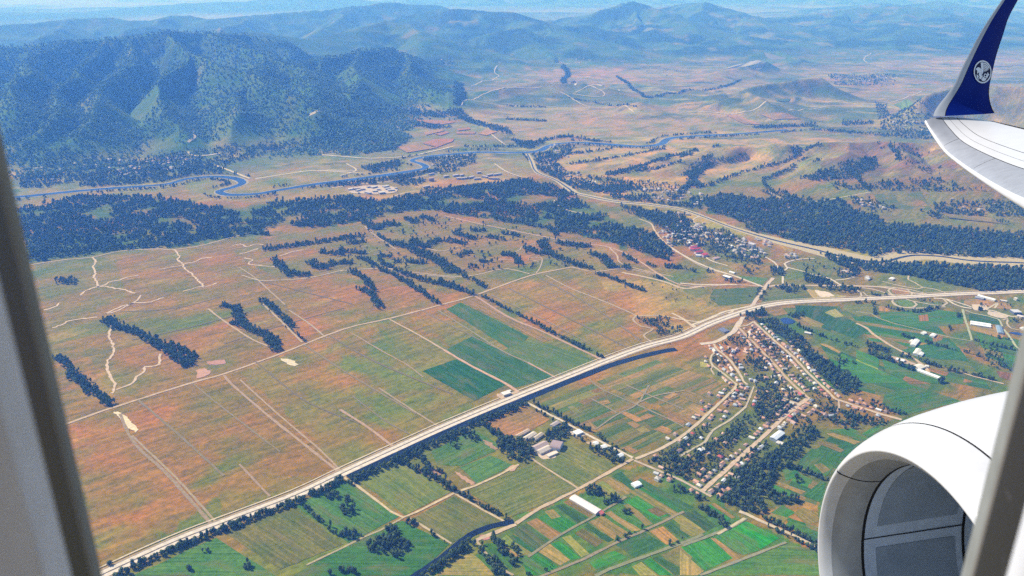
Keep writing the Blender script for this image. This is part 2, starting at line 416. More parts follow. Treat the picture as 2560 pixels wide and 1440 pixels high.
# ------------------------------------------------------------------ ground sheet with its land cover
def make_ground():
    az = np.radians(np.concatenate([np.linspace(-180, -41, 40)[:-1], np.linspace(-41, 41, 780), np.linspace(41, 180, 40)[1:-1]]))
    py = np.linspace(1750, 415, 240)
    dep = np.arctan((py - 720) / FPX) + PITCH
    r = [120.0, 300.0] + list(H / np.tan(dep))
    r = np.concatenate([r, np.arange(r[-1] + 22, 9000, 22), np.arange(9030, 14000, 38), np.arange(14040, 20000, 80), np.arange(20100, 37000, 240), np.geomspace(37500, 92000, 22)])
    A, Rr = np.meshgrid(az, r)
    X = (Rr * np.sin(A)).ravel(); Y = (Rr * np.cos(A)).ravel()
    Z = hills(X, Y)
    na, nr = len(az), len(r)
    V = np.column_stack([X, Y, Z]); V = np.vstack([V, [[0, 0, 0]]])
    i = np.arange(nr - 1)[:, None] * na + np.arange(na)[None, :]
    j = np.arange(nr - 1)[:, None] * na + (np.arange(na)[None, :] + 1) % na
    quads = np.stack([i, i + na, j + na, j], -1).reshape(-1, 4)
    quads = quads[:, ::-1]
    me = bpy.data.meshes.new('ground')
    nq = len(quads); c = nr * na
    tri = np.stack([np.full(na, c), np.arange(na), (np.arange(na) + 1) % na], -1)[:, ::-1]
    loops = np.concatenate([quads.ravel(), tri.ravel()]).astype(np.int32)
    me.vertices.add(len(V)); me.vertices.foreach_set('co', V.ravel())
    me.loops.add(len(loops)); me.loops.foreach_set('vertex_index', loops)
    me.polygons.add(nq + na)
    me.polygons.foreach_set('loop_start', np.concatenate([np.arange(nq) * 4, nq * 4 + np.arange(na) * 3]).astype(np.int32))
    me.polygons.foreach_set('loop_total', np.concatenate([np.full(nq, 4), np.full(na, 3)]).astype(np.int32))
    me.polygons.foreach_set('use_smooth', np.ones(nq + na, bool))
    me.update(calc_edges=True); me.validate()
    # land cover
    x, y, z = V.T
    D = np.hypot(x, y)
    bear = 1280 + FPX * np.tan(np.clip(np.arctan2(x, y), -1.2, 1.2)) * (0.93)       # rough bearing as a photo column
    def mix(a, b, t): return a + (b - a) * np.clip(t, 0, 1)[:, None]
    def C(r_, g_, b_): return np.array([r_, g_, b_])
    ca, sa = math.cos(-HWANG), math.sin(-HWANG)
    u = x * ca - y * sa; v = x * sa + y * ca
    n1 = fbm(u / 3.0, v, 120, 4, 1); n2 = fbm(x, y, 260, 4, 2); n3 = fbm(x, y, 90, 3, 3); n4 = fbm(u / 4, v, 45, 3, 4)
    col = mix(np.tile(C(.205, .148, .066), (len(x), 1)), C(.262, .150, .076), (n2 - .43) * 5)
    col = mix(col, C(.125, .150, .054), (n1 - .51) * 5.0)
    col = mix(col, C(.29, .215, .115), (n4 - .58) * 3)
    # valley beyond the river: a patchwork of dry strips
    cu = np.floor((u + 60 * n3) / 420); cv = np.floor((v + 40 * n3) / 150)
    hsh = _hash(cu, cv, 77)
    dry = mix(np.tile(C(.27, .205, .13), (len(x), 1)), C(.26, .178, .115), (hsh - .45) * 4)
    dry = mix(dry, C(.17, .165, .085), (_hash(cu, cv, 5) - .70) * 5)
    dry = mix(dry, C(.22, .185, .125), (n2 - .45) * 5)
    dry = mix(dry, C(.12, .135, .085), (fbm(x, y, 700, 4, 66) - .54) * 7)
    dry = mix(dry, C(.36, .275, .17), (ridged(x + .5 * y, 2 * y, 500, 5, 67) - .70) * 5)
    dry = mix(dry, C(.085, .10, .07), (ridged(x - .3 * y, 1.7 * y, 620, 5, 69) - .78) * 9)
    dry = dry * (.72 + .56 * fbm(x, y, 110, 5, 70))[:, None]
    t = np.clip((D - 4150) / 500, 0, 1)
    col = mix(col, dry, t)
    # soft painted covers: (outline, colour, strength)
    xx = x + (fbm(x, y, 70, 3, 41) - .5) * 70; yy = y + (fbm(x, y, 70, 3, 43) - .5) * 70
    near = D < 13000
    for s, cc, k in COVERS:
        P = gp(s)
        b0, b1 = P.min(0) - 40, P.max(0) + 40
        sel = np.where(near & (xx > b0[0]) & (xx < b1[0]) & (yy > b0[1]) & (yy < b1[1]))[0]
        if not len(sel): continue
        ins = sel[pip(xx[sel], yy[sel], P)]
        nn = n3[ins]
        f = k * np.clip(0.55 + (nn - .45) * 3.0 + (n4[ins] - .5) * 1.5, 0.15, 1.0)
        col[ins] = col[ins] + (np.array(cc) - col[ins]) * f[:, None]
    # hill cover, with lit and shaded slopes painted in
    woods = np.clip((1190 - bear) / 90 + (fbm(x, y, 900, 3, 12) - .5) * 3, 0, 1) * np.clip((10500 - D) / 1500, 0.55, 1)
    grass = mix(np.tile(C(.085, .128, .056), (len(x), 1)), C(.034, .058, .034), (fbm(x, y, 420, 4, 14) - .42) * 6)
    grass = mix(grass, C(.17, .165, .085), (fbm(x, y, 300, 4, 15) - .62) * 8)
    wood = mix(np.tile(C(.080, .125, .070), (len(x), 1)), C(.085, .130, .055), (fbm(x, y, 500, 4, 16) - .55) * 9)
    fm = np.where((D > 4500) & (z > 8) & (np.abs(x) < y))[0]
    sunward = np.zeros(len(x)); sunward[fm] = (hills(x[fm] + 70, y[fm] + 30) - hills(x[fm] - 70, y[fm] - 30)) / 150
    woods = np.clip(woods + np.clip((.02 - sunward) * 3.2, -.55, .6) + (fbm(x, y, 160, 3, 55) - .5) * 1.2, 0, 1)  # sunward slopes take the grass tone, the others wood, to paint the sunlight
    woods = np.where(bear > 1100, np.maximum(woods, np.clip((.0 - sunward) * 3.5, 0, .8)), woods)  # slopes turned from the sun get the wood tone as painted shade
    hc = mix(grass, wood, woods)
    hilly = np.clip((z - 12) / 50, 0, 1) * np.where(bear < 1230, np.clip((D - 4600) / 400, 0, 1), np.clip((D - 5300) / 700, 0, 1))
    lo = (bear > 1250) & (D < 9300)
    hilly = np.where(lo, hilly * np.clip((fbm(x, y, 350, 3, 18) - .55) * 3, 0, 1) * .6, hilly)
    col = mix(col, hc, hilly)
    sc_ = (bear < 0) & (D > 4450) & (D < 9800)
    col = np.where(sc_[:, None] , mix(col, wood, np.clip((D - 4500) / 300, 0, 1) * np.clip((z - 2) / 20, 0, 1)), col)
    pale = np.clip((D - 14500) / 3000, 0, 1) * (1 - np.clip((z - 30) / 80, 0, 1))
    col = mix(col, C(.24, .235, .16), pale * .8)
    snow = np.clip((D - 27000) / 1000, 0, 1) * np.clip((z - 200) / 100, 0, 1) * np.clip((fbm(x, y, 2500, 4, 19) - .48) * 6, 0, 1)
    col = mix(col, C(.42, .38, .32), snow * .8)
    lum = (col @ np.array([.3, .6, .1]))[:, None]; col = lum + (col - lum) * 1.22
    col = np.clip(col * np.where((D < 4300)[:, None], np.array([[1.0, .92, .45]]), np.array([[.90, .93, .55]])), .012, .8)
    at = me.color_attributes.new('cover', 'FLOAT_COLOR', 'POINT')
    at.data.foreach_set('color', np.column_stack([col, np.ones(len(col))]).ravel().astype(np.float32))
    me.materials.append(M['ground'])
    return obj('ground', me, kind='structure')

BRN, RED, OLV, TAN, GRN, DGR, TEA, YEL, SND = (.24,.135,.075), (.27,.115,.085), (.175,.155,.06), (.33,.235,.13), (.075,.165,.045), (.045,.105,.045), (.045,.115,.075), (.30,.27,.10), (.46,.36,.20)
COVERS = [
 ('p:40,525 200,492 400,492 520,522 640,512 740,502 860,492 960,502 1080,482 1200,462 1320,452 1420,492 1480,522 1560,560 1640,592 1690,640 1640,645 1540,610 1450,590 1300,562 1150,538 1080,525 1000,530 920,548 860,560 800,572 700,560 620,588 500,610 400,620 300,625 180,643 70,658', (.075,.115,.055), 1.0),
 ('g:170,60 300,20 600,60 800,30 1000,80 1200,60 1300,150 1440,180 1540,240 1900,270 2100,280 2560,320 2560,500 2300,490 2100,480 1700,460 1520,460 1450,490 1250,430 1000,400 850,370 650,310 500,250 350,180 200,150', (.075,.115,.055), 1.0), ('g:1030,460 1400,530 1800,540 2560,570 2700,580 2700,745 2250,740 2080,700 1800,650 1700,620 1500,600 1200,560', (.075,.12,.055), 1.0),
 ('k:820,170 1500,230 2560,330 2560,560 2000,700 1400,480', (.13,.145,.075), .9), ('l:0,0 700,0 1300,400 1300,560 800,520 300,300 0,300', (.12,.145,.07), .9),
 ('f:10,1110 60,1110 160,1230 200,1330 330,1410 300,1425 170,1350 130,1250', (.06,.10,.05), .8), ('f:260,1010 300,1010 370,1130 430,1220 500,1270 470,1280 390,1200', (.07,.11,.05), .7), ('f:740,860 790,870 900,960 1010,1050 1200,1150 1190,1165 980,1060 840,950', (.05,.11,.05), .8),
 ('p:560,700 640,720 720,790 700,790 620,735', (.09,.12,.055), .6), ('p:300,960 420,1000 400,1010 290,985', (.10,.13,.06), .5), ('p:200,880 300,860 330,900 240,930', (.11,.135,.06), .6),
 ('p:250,1440 245,1350 560,1180 860,1180 430,1358', (.125,.16,.06), .75), ('p:90,660 300,640 300,760 130,800', (.135,.150,.07), .7),
 ('p:180,1060 500,1000 700,1140 400,1340 240,1300', (.29,.145,.085), .6), ('p:300,1000 700,900 850,1180 560,1290', (.255,.15,.075), .4),
 ('p:600,930 880,830 1280,990 860,1180', (.17,.165,.068), .75), ('p:820,850 1000,790 1270,970 1000,1110 880,1000', (.125,.17,.062), .6),
 ('p:1040,800 1190,745 1510,905 1290,995', (.15,.17,.062), .75), ('p:1200,735 1400,672 1490,680 1600,760 1650,850 1525,897', (.26,.185,.09), .8),
 ('p:1450,670 1690,715 1880,765 1700,840 1600,790', (.36,.255,.14), .8), ('p:1690,715 1930,720 1870,775 1760,765', (.13,.15,.075), .7),
 ('p:1320,1010 1690,880 1850,960 1590,1140', (.20,.165,.075), .85), ('p:1690,880 1800,860 1850,955 1750,930', (.15,.16,.065), .7),
 ('p:860,1195 1310,1010 1590,1140 1290,1305 1040,1440 730,1440', (.15,.165,.055), .85), ('p:260,1440 860,1195 1010,1300 740,1440', (.13,.17,.055), .8),
 ('p:1040,1440 1290,1310 1590,1150 1760,1235 1870,1300 2050,1370 2050,1440', (.07,.15,.045), .95), ('p:1600,1145 1850,965 2100,980 2240,1050 2060,1240 1880,1290', (.11,.135,.06), .9),
 ('p:1880,790 2560,740 2560,1000 2240,1060 2090,990', (.075,.135,.06), .9), ('p:2050,1440 2050,1240 2240,1050 2560,1000 2560,1440', (.07,.14,.05), .9),
 ('p:570,596 900,560 1100,540 1430,665 1180,735 700,690 590,640', (.15,.155,.07), .75), ('p:1100,540 1400,600 1650,700 1430,668 1300,640', (.20,.175,.08), .7),
 ('p:900,590 1180,570 1330,620 1150,640 980,640', (.245,.165,.095), .7), ('p:1950,640 2150,620 2350,700 2150,715 1950,705', (.15,.17,.07), .8),
 ('p:1930,715 2560,660 2560,735 1960,760', (.14,.16,.075), .7), ('p:2000,590 2100,600 2560,640 2560,680 2230,668 2050,640', (.33,.275,.13), .8),
 ('p:1560,505 1700,520 1830,565 2000,620 1980,628 1800,575 1640,530', (.33,.275,.13), .9), ('p:2120,480 2560,500 2560,590 2250,570 2150,530', (.17,.17,.085), .85),
 ('p:40,470 380,455 620,440 1000,425 1320,400 1330,450 1080,480 760,505 400,500 50,520', (.27,.215,.12), .8), ('p:600,455 1010,435 1040,405 800,400 640,425', (.28,.22,.12), .8),
 ('p:440,455 600,440 600,480 480,480', (.20,.19,.095), .8), ('p:860,470 1080,455 1300,425 1320,450 1080,490 880,500', (.36,.26,.16), .7),
 ('p:1330,380 1700,350 2060,345 2100,350 1880,430 1700,470 1560,500 1420,470', (.36,.25,.155), 1.2), ('p:1560,470 1700,470 1900,470 1930,495 1760,500 1600,500', (.19,.19,.09), .7),
 ('p:2080,360 2440,355 2560,390 2560,480 2130,470 2040,430', (.19,.125,.10), 1.1), ('p:2050,450 2560,455 2560,490 2100,480', (.20,.15,.10), .6),
 ('p:560,395 760,340 900,310 1180,300 1290,380 1040,395 760,400', (.16,.165,.085), .7), ('p:960,330 1150,310 1260,340 1150,365 1020,380', (.25,.18,.11), .5),
 ('p:1180,290 1700,260 1900,290 1680,340 1420,345 1300,360', (.34,.235,.165), .8), ('p:1340,185 1560,175 1620,200 1420,210', (.36,.22,.16), .7),
 ('b:1430,510 1650,500 1660,560 1400,560', (.36,.23,.17), .8), ('b:1710,520 2080,510 1900,590 1740,600', (.37,.22,.16), .8),
 ('p:1150,112 1700,118 2300,100 2450,130 2250,150 2000,160 1800,140 1650,160 1500,162 1200,192', (.115,.155,.085), .9), ('b:600,440 900,430 1300,470 1650,430 1900,430 2300,400 2500,470 2000,500 1600,500 1000,640 850,600', (.12,.155,.085), .8),
 ('p:40,410 480,385 640,415 420,455 50,470', (.12,.135,.075), .7),
]
ground = make_ground()

# ------------------------------------------------------------------ fields: each its own sheet
def field(s, colr, z=0.10, name='field', jit=1.2):
    P = gp(s)
    E_ = np.roll(P, -1, 0) - P
    k = np.argmax(np.hypot(E_[:, 0], E_[:, 1]))
    ang = math.atan2(E_[k][1], E_[k][0])
    out = []
    for a, b in zip(P, np.roll(P, -1, 0)):
        n = max(1, int(np.hypot(*(b - a)) / 14))
        for q in range(n):
            pt = a + (b - a) * q / n
            out.append(pt + (rng.random(2) - .5) * jit * 2)
    out = np.array(out)
    c, s_ = math.cos(-ang), math.sin(-ang)
    L = out - P[0]
    L = np.column_stack([L[:, 0] * c - L[:, 1] * s_, L[:, 0] * s_ + L[:, 1] * c, hills(out[:, 0], out[:, 1])])
    f = (0.85 + 0.3 * random.random()) * .88
    me = mesh(name, L, [range(len(L))], [M['field']])
    return obj(name, me, loc=(P[0][0], P[0][1], z), rotz=ang, color=tuple(min(.8, q * f * w) for q, w in zip(colr, (.95, 1.05, .50))), kind='structure')
GB, GM = (.045,.20,.035), (.07,.155,.045)
FIELDS = [
 ('i:1390,1030 1465,1000 1655,1115 1575,1168', (.34,.19,.11)), ('i:1480,995 1600,940 1770,1055 1660,1115', GB), ('i:1600,908 1655,888 1862,1012 1785,1046', DGR),
 ('i:1660,880 1728,852 1885,962 1868,1000', BRN), ('i:1908,742 1958,722 2128,838 2060,855', YEL), ('i:1964,716 2010,692 2172,796 2150,822 2092,832', TAN),
 ('i:2020,686 2095,652 2215,770 2180,792', DGR), ('i:1850,1030 1950,980 2145,1105 2055,1165', (.32,.195,.10)), ('i:1970,962 2012,945 2242,1085 2172,1100', TAN),
 ('i:1818,1060 1846,1042 2044,1162 1990,1178', DGR), ('i:1750,1110 1808,1076 1960,1168 1900,1216', (.19,.145,.065)), ('i:1650,1140 1710,1125 1862,1262 1800,1290', YEL),
 ('i:1460,1240 1562,1190 1715,1312 1640,1352', (.29,.20,.105)), ('i:1572,1188 1642,1168 1792,1290 1722,1312', GB), ('i:1182,1172 1232,1120 1390,1250 1340,1282', (.22,.24,.075)),
 ('i:1262,1092 1380,1042 1562,1166 1450,1238', (.065,.125,.055)), ('i:1070,1190 1172,1182 1318,1305 1275,1390', GM), ('i:1350,1292 1446,1250 1620,1362 1500,1425 1390,1420', GB),
 ('i:705,1424 962,1262 1015,1282 1150,1425', (.31,.225,.11)), ('i:2305,1095 2402,1060 2525,1165 2430,1196', (.37,.20,.10)), ('i:2408,1052 2462,1022 2600,1130 2540,1155', DGR),
 ('i:2470,1002 2560,962 2700,1070 2620,1118', (.29,.25,.10)), ('i:2046,1198 2262,1102 2420,1200 2190,1288', (.055,.14,.06)), ('i:1842,1322 2040,1240 2150,1292 1905,1380', GB),
 ('i:2036,930 2098,902 2276,1056 2256,1070', GM), ('i:2104,900 2150,890 2330,1040 2278,1056', (.20,.16,.065)), ('i:2124,878 2212,832 2442,978 2362,1012', GB),
 ('i:2172,1360 2240,1322 2362,1425 2230,1425', (.27,.235,.10)), ('i:2256,1316 2312,1300 2482,1425 2372,1425', GB), ('i:2322,1295 2382,1280 2560,1382 2560,1425 2492,1425', (.06,.13,.05)),
 ('i:2392,1272 2560,1192 2620,1290 2560,1372', (.23,.18,.085)), ('i:1525,948 1588,934 1645,985 1578,1004', (.31,.22,.12)), ('i:2280,935 2360,918 2440,965 2370,990', (.22,.14,.08)),
 ('i:2060,1120 2100,1150 2040,1185', (.05,.11,.05)),
 ('j:0,968 110,940 282,1060 192,1092', (.05,.105,.05)), ('j:0,992 190,1100 92,1140 0,1088', TAN), ('j:380,1080 490,1020 742,1150 602,1230', (.03,.24,.03)), ('j:252,1140 378,1086 598,1240 462,1272', (.05,.17,.045)),
 ('j:230,1150 262,1148 452,1290 412,1315', (.33,.20,.11)), ('j:10,1212 222,1146 392,1300 192,1380', GB), ('j:0,1230 172,1390 132,1425 0,1425', TAN), ('j:400,1342 800,1192 1020,1240 1045,1425 190,1425', (.085,.165,.05)),
 ('j:228,896 262,888 412,988 382,1002', (.29,.18,.10)), ('j:182,912 226,900 380,1004 330,1030', GB), ('j:862,602 980,482 1230,512 1150,602 1092,690 892,622', (.065,.155,.05)),
 ('j:1000,602 1052,590 1122,640 1062,666', (.27,.19,.10)), ('j:1012,440 1052,422 1222,490 1200,512', (.28,.18,.10)), ('j:1092,372 1132,362 1342,430 1292,450', (.36,.21,.12)), ('j:1100,342 1280,328 1402,402 1372,424 1140,356', GM),
 ('j:1372,60 1500,92 1472,132 1412,110', (.34,.17,.11)), ('j:1522,82 1700,22 1900,62 2100,130 1800,200 1652,240 1502,150', (.06,.145,.055)), ('j:700,742 752,732 932,800 902,822', (.33,.20,.11)),
 ('j:672,782 702,752 880,826 842,850', GB), ('j:642,980 742,950 802,1000 762,1040', (.32,.24,.12)), ('j:672,960 762,902 862,960 792,992', (.05,.18,.04)), ('j:842,962 922,922 1030,962 1030,1020 960,1050', (.20,.15,.065)),
 ('j:772,1060 832,1002 950,1062 1000,1102 942,1112', GM), ('j:760,640 860,620 900,680 790,720', (.05,.16,.05)), ('j:920,830 1050,720 1090,740 1040,880', (.055,.15,.05)),
 ('g:852,842 1150,852 1205,888 1120,1040 872,930', (.05,.11,.07)), ('g:860,926 930,922 1060,986 1050,1012 1000,1002', (.28,.22,.12)), ('g:1062,1000 1160,900 1250,940 1402,1032 1300,1092', (.05,.125,.075)),
 ('g:1222,842 1440,832 1452,902 1332,930 1212,872', (.16,.165,.07)), ('g:1482,902 1900,872 2100,902 2110,980 1800,1010 1502,952', (.06,.15,.06)), ('g:1480,850 1560,850 1560,890 1480,886', (.40,.22,.14)),
 ('g:1772,920 1842,910 1850,960 1780,962', (.30,.15,.10)), ('g:1482,1062 1740,1180 1702,1200 1502,1100', (.20,.145,.085)), ('g:1832,1150 1922,1160 1912,1212 1830,1200', (.22,.10,.085)), ('g:1882,1072 1960,1062 1942,1140 1882,1112', (.27,.16,.10)),
 ('g:2112,1130 2180,1112 2262,1228 2200,1202', (.17,.13,.085)), ('g:1382,1262 1470,1310 1452,1318 1300,1256', (.22,.27,.07)), ('g:1042,1130 1082,1130 1200,1192 1182,1202', (.36,.22,.13)), ('g:1202,1202 1500,1330 1700,1425 1300,1425 1160,1300', (.06,.17,.055)),
 ('g:2152,902 2380,942 2400,990 2330,985 2150,962', (.045,.12,.055)), ('g:2150,970 2322,992 2412,1072 2392,1092 2150,1022', (.33,.20,.12)), ('g:1640,1180 1960,1100 2080,1160 2150,1260 1900,1240', (.05,.13,.07)), ('g:1500,1240 1700,1330 1900,1380 2000,1425 1720,1425 1530,1340', (.06,.15,.06)),
 ('m:640,1340 790,1390 960,1440 700,1440 600,1380', (.30,.15,.10)), ('m:1800,1270 2060,1310 2030,1410 1840,1350', (.22,.10,.075)), ('m:1390,1370 1500,1400 1480,1425 1380,1420', (.36,.18,.11)), ('m:940,1230 1190,1290 1160,1340 900,1260', (.30,.16,.11)),
 ('m:1780,340 1400,360 1380,420 1600,440 1820,470 2000,480 1990,420', (.31,.18,.12)), ('m:460,230 560,210 690,250 680,290 560,300 470,270', (.31,.16,.11)), ('m:150,200 400,215 380,260 180,235', (.27,.15,.10)),
 ('m:540,365 680,360 770,430 690,455 560,420', (.13,.18,.07)), ('m:0,1000 300,1110 290,1240 60,1150 0,1100', (.07,.19,.05)), ('m:0,1115 60,1150 290,1240 280,1258 0,1140', (.24,.30,.08)),
 ('l:860,690 1280,720 1210,810 1010,770', (.10,.17,.06)), ('l:560,870 1180,840 1060,1060 620,1090 500,980', (.11,.145,.075)), ('l:1330,840 1880,1000 1220,1100 1180,1060', (.15,.165,.07)), ('l:1560,520 1920,480 2200,560 2100,710 1700,600', (.17,.175,.075)),
 ('l:1770,860 1960,900 2330,960 2250,1010 1900,1010', (.42,.31,.21)), ('l:1290,1160 1470,1130 1560,1200 1360,1230', (.27,.16,.10)), ('l:1660,1230 1820,1250 2030,1340 1960,1380 1740,1290', (.29,.215,.12)), ('l:2030,1180 2180,1130 2290,1230 2180,1250', (.40,.32,.22)),
 ('f:790,872 900,822 1402,1075 1335,1182 1262,1168', (.07,.155,.055)), ('f:912,815 1000,792 1590,1100 1512,1120', (.24,.145,.08)), ('p:1056,928 1140,898 1266,962 1186,1002', (.03,.115,.055)), ('p:1114,876 1184,838 1252,876 1382,942 1282,972', (.055,.13,.06)),
 ('p:1257,876 1330,846 1500,905 1394,941', (.11,.16,.06)), ('i:1062,292 1372,166 1562,262 1432,342 1250,402', (.31,.155,.095)), ('i:682,502 1000,342 1170,442 1150,502 902,610 722,602', (.09,.17,.055)),
 ('i:892,622 1120,532 1282,602 1022,742', (.085,.165,.06)), ('i:942,800 1432,602 1770,782 1282,990', (.185,.175,.068)), ('i:1442,572 1702,442 2060,602 1792,762', (.18,.175,.068)), ('i:102,692 420,562 830,802 482,980', (.155,.18,.06)),
 ('i:542,1002 850,832 1230,1042 1002,1102 832,1180', (.175,.175,.065)), ('p:740,1266 858,1200 1000,1290 872,1358', (.07,.165,.055)), ('p:850,1374 1005,1302 1122,1360 1046,1440 735,1440', (.06,.165,.05)), ('p:560,1330 735,1270 860,1360 700,1425', (.18,.17,.065)), ('p:330,1440 540,1345 690,1440', (.08,.17,.055)),
 ('i:1870,50 1930,30 1960,55 1900,70', BRN), ('i:1920,130 1990,115 2020,140 1960,155', (.34,.20,.125)), ('i:2075,210 2110,200 2230,250 2290,220 2350,240 2210,285', (.34,.18,.12)), ('i:2130,290 2180,275 2240,310 2200,330', (.34,.19,.12)),
 ('i:2205,340 2260,315 2310,350 2250,370', (.36,.24,.13)), ('i:2260,280 2350,240 2430,280 2320,325', (.10,.13,.06)), ('i:1820,300 1870,285 1920,325 1860,350', (.34,.19,.11)), ('i:2400,100 2480,60 2520,80 2450,110', (.32,.18,.12)),
 ('i:2420,250 2470,220 2560,260 2560,310', (.31,.17,.12)), ('i:2330,340 2400,310 2480,350 2440,380', (.32,.18,.11)), ('i:2090,480 2140,460 2230,500 2180,520', (.34,.19,.11)), ('i:1690,170 1740,165 1800,220 1760,225', (.27,.22,.11)),
 ('j:60,180 110,165 215,210 170,245', (.36,.22,.14)), ('j:0,230 80,240 160,290 90,300 0,260', (.31,.17,.11)), ('j:0,60 90,50 230,110 200,180 80,130 0,110', (.22,.155,.09)), ('v:500,600 590,560 660,590 560,650', (.31,.18,.11)), ('v:620,360 760,340 700,390 620,400', (.30,.17,.11)),
 ('v:200,750 340,740 350,800 250,800', (.40,.20,.13)), ('v:0,690 90,700 110,760 0,760', (.42,.33,.15)), ('v:940,1010 1180,1080 1100,1130 960,1070', (.33,.20,.13)), ('v:1260,600 1420,640 1540,660 1500,600 1380,570', (.19,.17,.07)), ('v:1380,600 1420,600 1540,660 1500,668', (.37,.21,.14)),
 ('b:610,1070 700,1040 850,1035 840,1055 720,1100', (.42,.17,.12)), ('b:700,1000 800,980 812,992 750,1012', (.40,.17,.12)), ('b:870,965 960,950 972,966 880,976', (.40,.17,.12)), ('b:1030,1000 1080,965 1170,985 1090,1012', (.42,.20,.14)),
 ('b:400,1080 600,1080 720,1105 500,1140', (.36,.19,.13)), ('b:540,890 720,895 860,915 760,930 600,910', (.36,.17,.13)), ('b:620,990 760,960 780,975 640,1010', (.34,.19,.14)), ('b:860,985 1010,985 1000,1000 870,1000', (.38,.19,.14)),
 ('d:340,860 430,865 600,930 480,925', (.37,.20,.15)), ('d:600,860 800,850 900,890 700,900', (.33,.19,.15)),
 ('d:1590,780 1700,740 1780,800 1640,810', (.13,.19,.09)), ('d:700,730 820,740 800,760 720,755', (.12,.18,.09)), ('g:1470,190 1560,150 1650,190 1560,215', (.21,.17,.09)), ('g:1880,160 2300,190 2420,260 2000,210', (.25,.18,.11)), ('g:1440,20 1800,0 1880,140 1500,110', (.155,.17,.08)),
]
def strips(A, B, C_, D_, n, pal):
    A, B, C_, D_ = (np.array(q, float) for q in (A, B, C_, D_))
    t = np.sort(np.concatenate([[0], (np.arange(1, n) + (rng.random(n - 1) - .5) * .6) / n, [1]]))
    for a, b in zip(t[:-1], t[1:]):
        cut = .35 + .4 * rng.random() if rng.random() < .5 else 1.0
        for u0, u1 in (((0, cut), (cut, 1)) if cut < 1 else ((0, 1),)):
            P_ = lambda u, v: (A + (B - A) * u) * (1 - v) + (D_ + (C_ - D_) * u) * v
            q = [P_(u0, a), P_(u1, a), P_(u1, b), P_(u0, b)]
            STRIPS.append(('p:' + ' '.join('%.1f,%.1f' % tuple(x) for x in q), pal[rng.integers(len(pal))]))
STRIPS = []
GPAL = [(.055,.15,.05), (.045,.12,.05), (.085,.165,.055), (.13,.17,.06), (.05,.17,.045), (.22,.165,.08), (.30,.19,.10), (.16,.165,.07), (.06,.13,.065)]
for q in [((2050,862),(2330,958),(2290,1012),(2120,968),7), ((2120,776),(2345,815),(2410,885),(2175,852),9), ((2180,860),(2420,905),(2480,975),(2260,935),7), ((2075,1092),(2200,1130),(2130,1182),(2012,1152),6), ((2200,1060),(2260,1040),(2120,1150),(2085,1120),5), ((1990,1180),(2060,1215),(2040,1262),(1960,1235),5), ((1960,1290),(2050,1320),(2045,1370),(1990,1342),4),
          ((1600,1195),(1735,1268),(1668,1306),(1560,1232),6), ((1290,1330),(1400,1395),(1330,1430),(1240,1370),5), ((1955,770),(2100,765),(2130,835),(2010,820),6), ((2440,830),(2550,850),(2540,930),(2470,905),6), ((1340,1012),(1480,960),(1620,1020),(1470,1080),8), ((1490,955),(1640,900),(1790,950),(1640,1015),9), ((1480,1085),(1630,1022),(1720,1062),(1585,1130),9), ((1645,1012),(1790,952),(1825,972),(1735,1050),8)]:
    pal = GPAL if q[0][0] > 1900 or q[0][1] > 1150 else [(.19,.165,.075), (.17,.17,.07), (.24,.16,.085), (.13,.155,.06), (.30,.18,.11), (.10,.14,.055), (.20,.175,.08)]
    strips(*q, pal)
for k_, (s, cc) in enumerate(STRIPS):
    field(s, cc, 0.02 + 0.0004 * k_)
for k_, (s, cc) in enumerate(FIELDS):
    field(s, cc, (0.06 if gp(s)[:, 1].mean() < 4300 else 4.0) + 0.004 * k_)

# ------------------------------------------------------------------ roads, tracks, streets
def road(name, s, width, off, colr, mat='dirt', jit=0.25, step=18, clear=True, side=0.0, **props):
    L = smooth_line(gp(s) if isinstance(s, str) else s, step)
    V, F = ribbon(L, width, off, jit, side)
    o = obj(name, mesh(name, V, F, [M[mat]]), color=colr, kind='structure', **props)
    if clear:
        ROADS.append((L, width / 2))
    return o
HW = 'p:200,1462 255,1438 430,1358 571,1303 739,1239 860,1182 984,1125 1119,1064 1280,997 1380,957 1455,927 1522,900 1616,866 1705,842 1784,806 1885,772 1969,757 2103,750 2237,744 2405,735 2560,729 2800,716'
PALE, DIRT, DRT2, GREY = (.52,.43,.30), (.43,.30,.17), (.38,.235,.135), (.40,.34,.26)
L_HW = smooth_line(gp(HW), 25)
road('highway_shoulder', L_HW, 33, 0.90, (.36,.26,.15), jit=0.15)
road('highway', L_HW, 10.8, 1.1, (.56,.48,.37), jit=0.02, side=6.4, clear=False)
road('highway', L_HW, 10.8, 1.1, (.58,.49,.38), jit=0.02, side=-6.4, clear=False)
road('highway_median', L_HW, 1.6, 1.2, (.16,.12,.08), jit=0.3, clear=False)
for sd_ in (-12.1, 12.1, -.95, .95):
    road('guard_rail_line', L_HW, .8, 1.3, (.10,.085,.07), jit=0.5, side=sd_, clear=False)
road('field_track', L_HW, 3.6, 0.95, (.50,.40,.25), side=23, clear=False, jit=0.4)
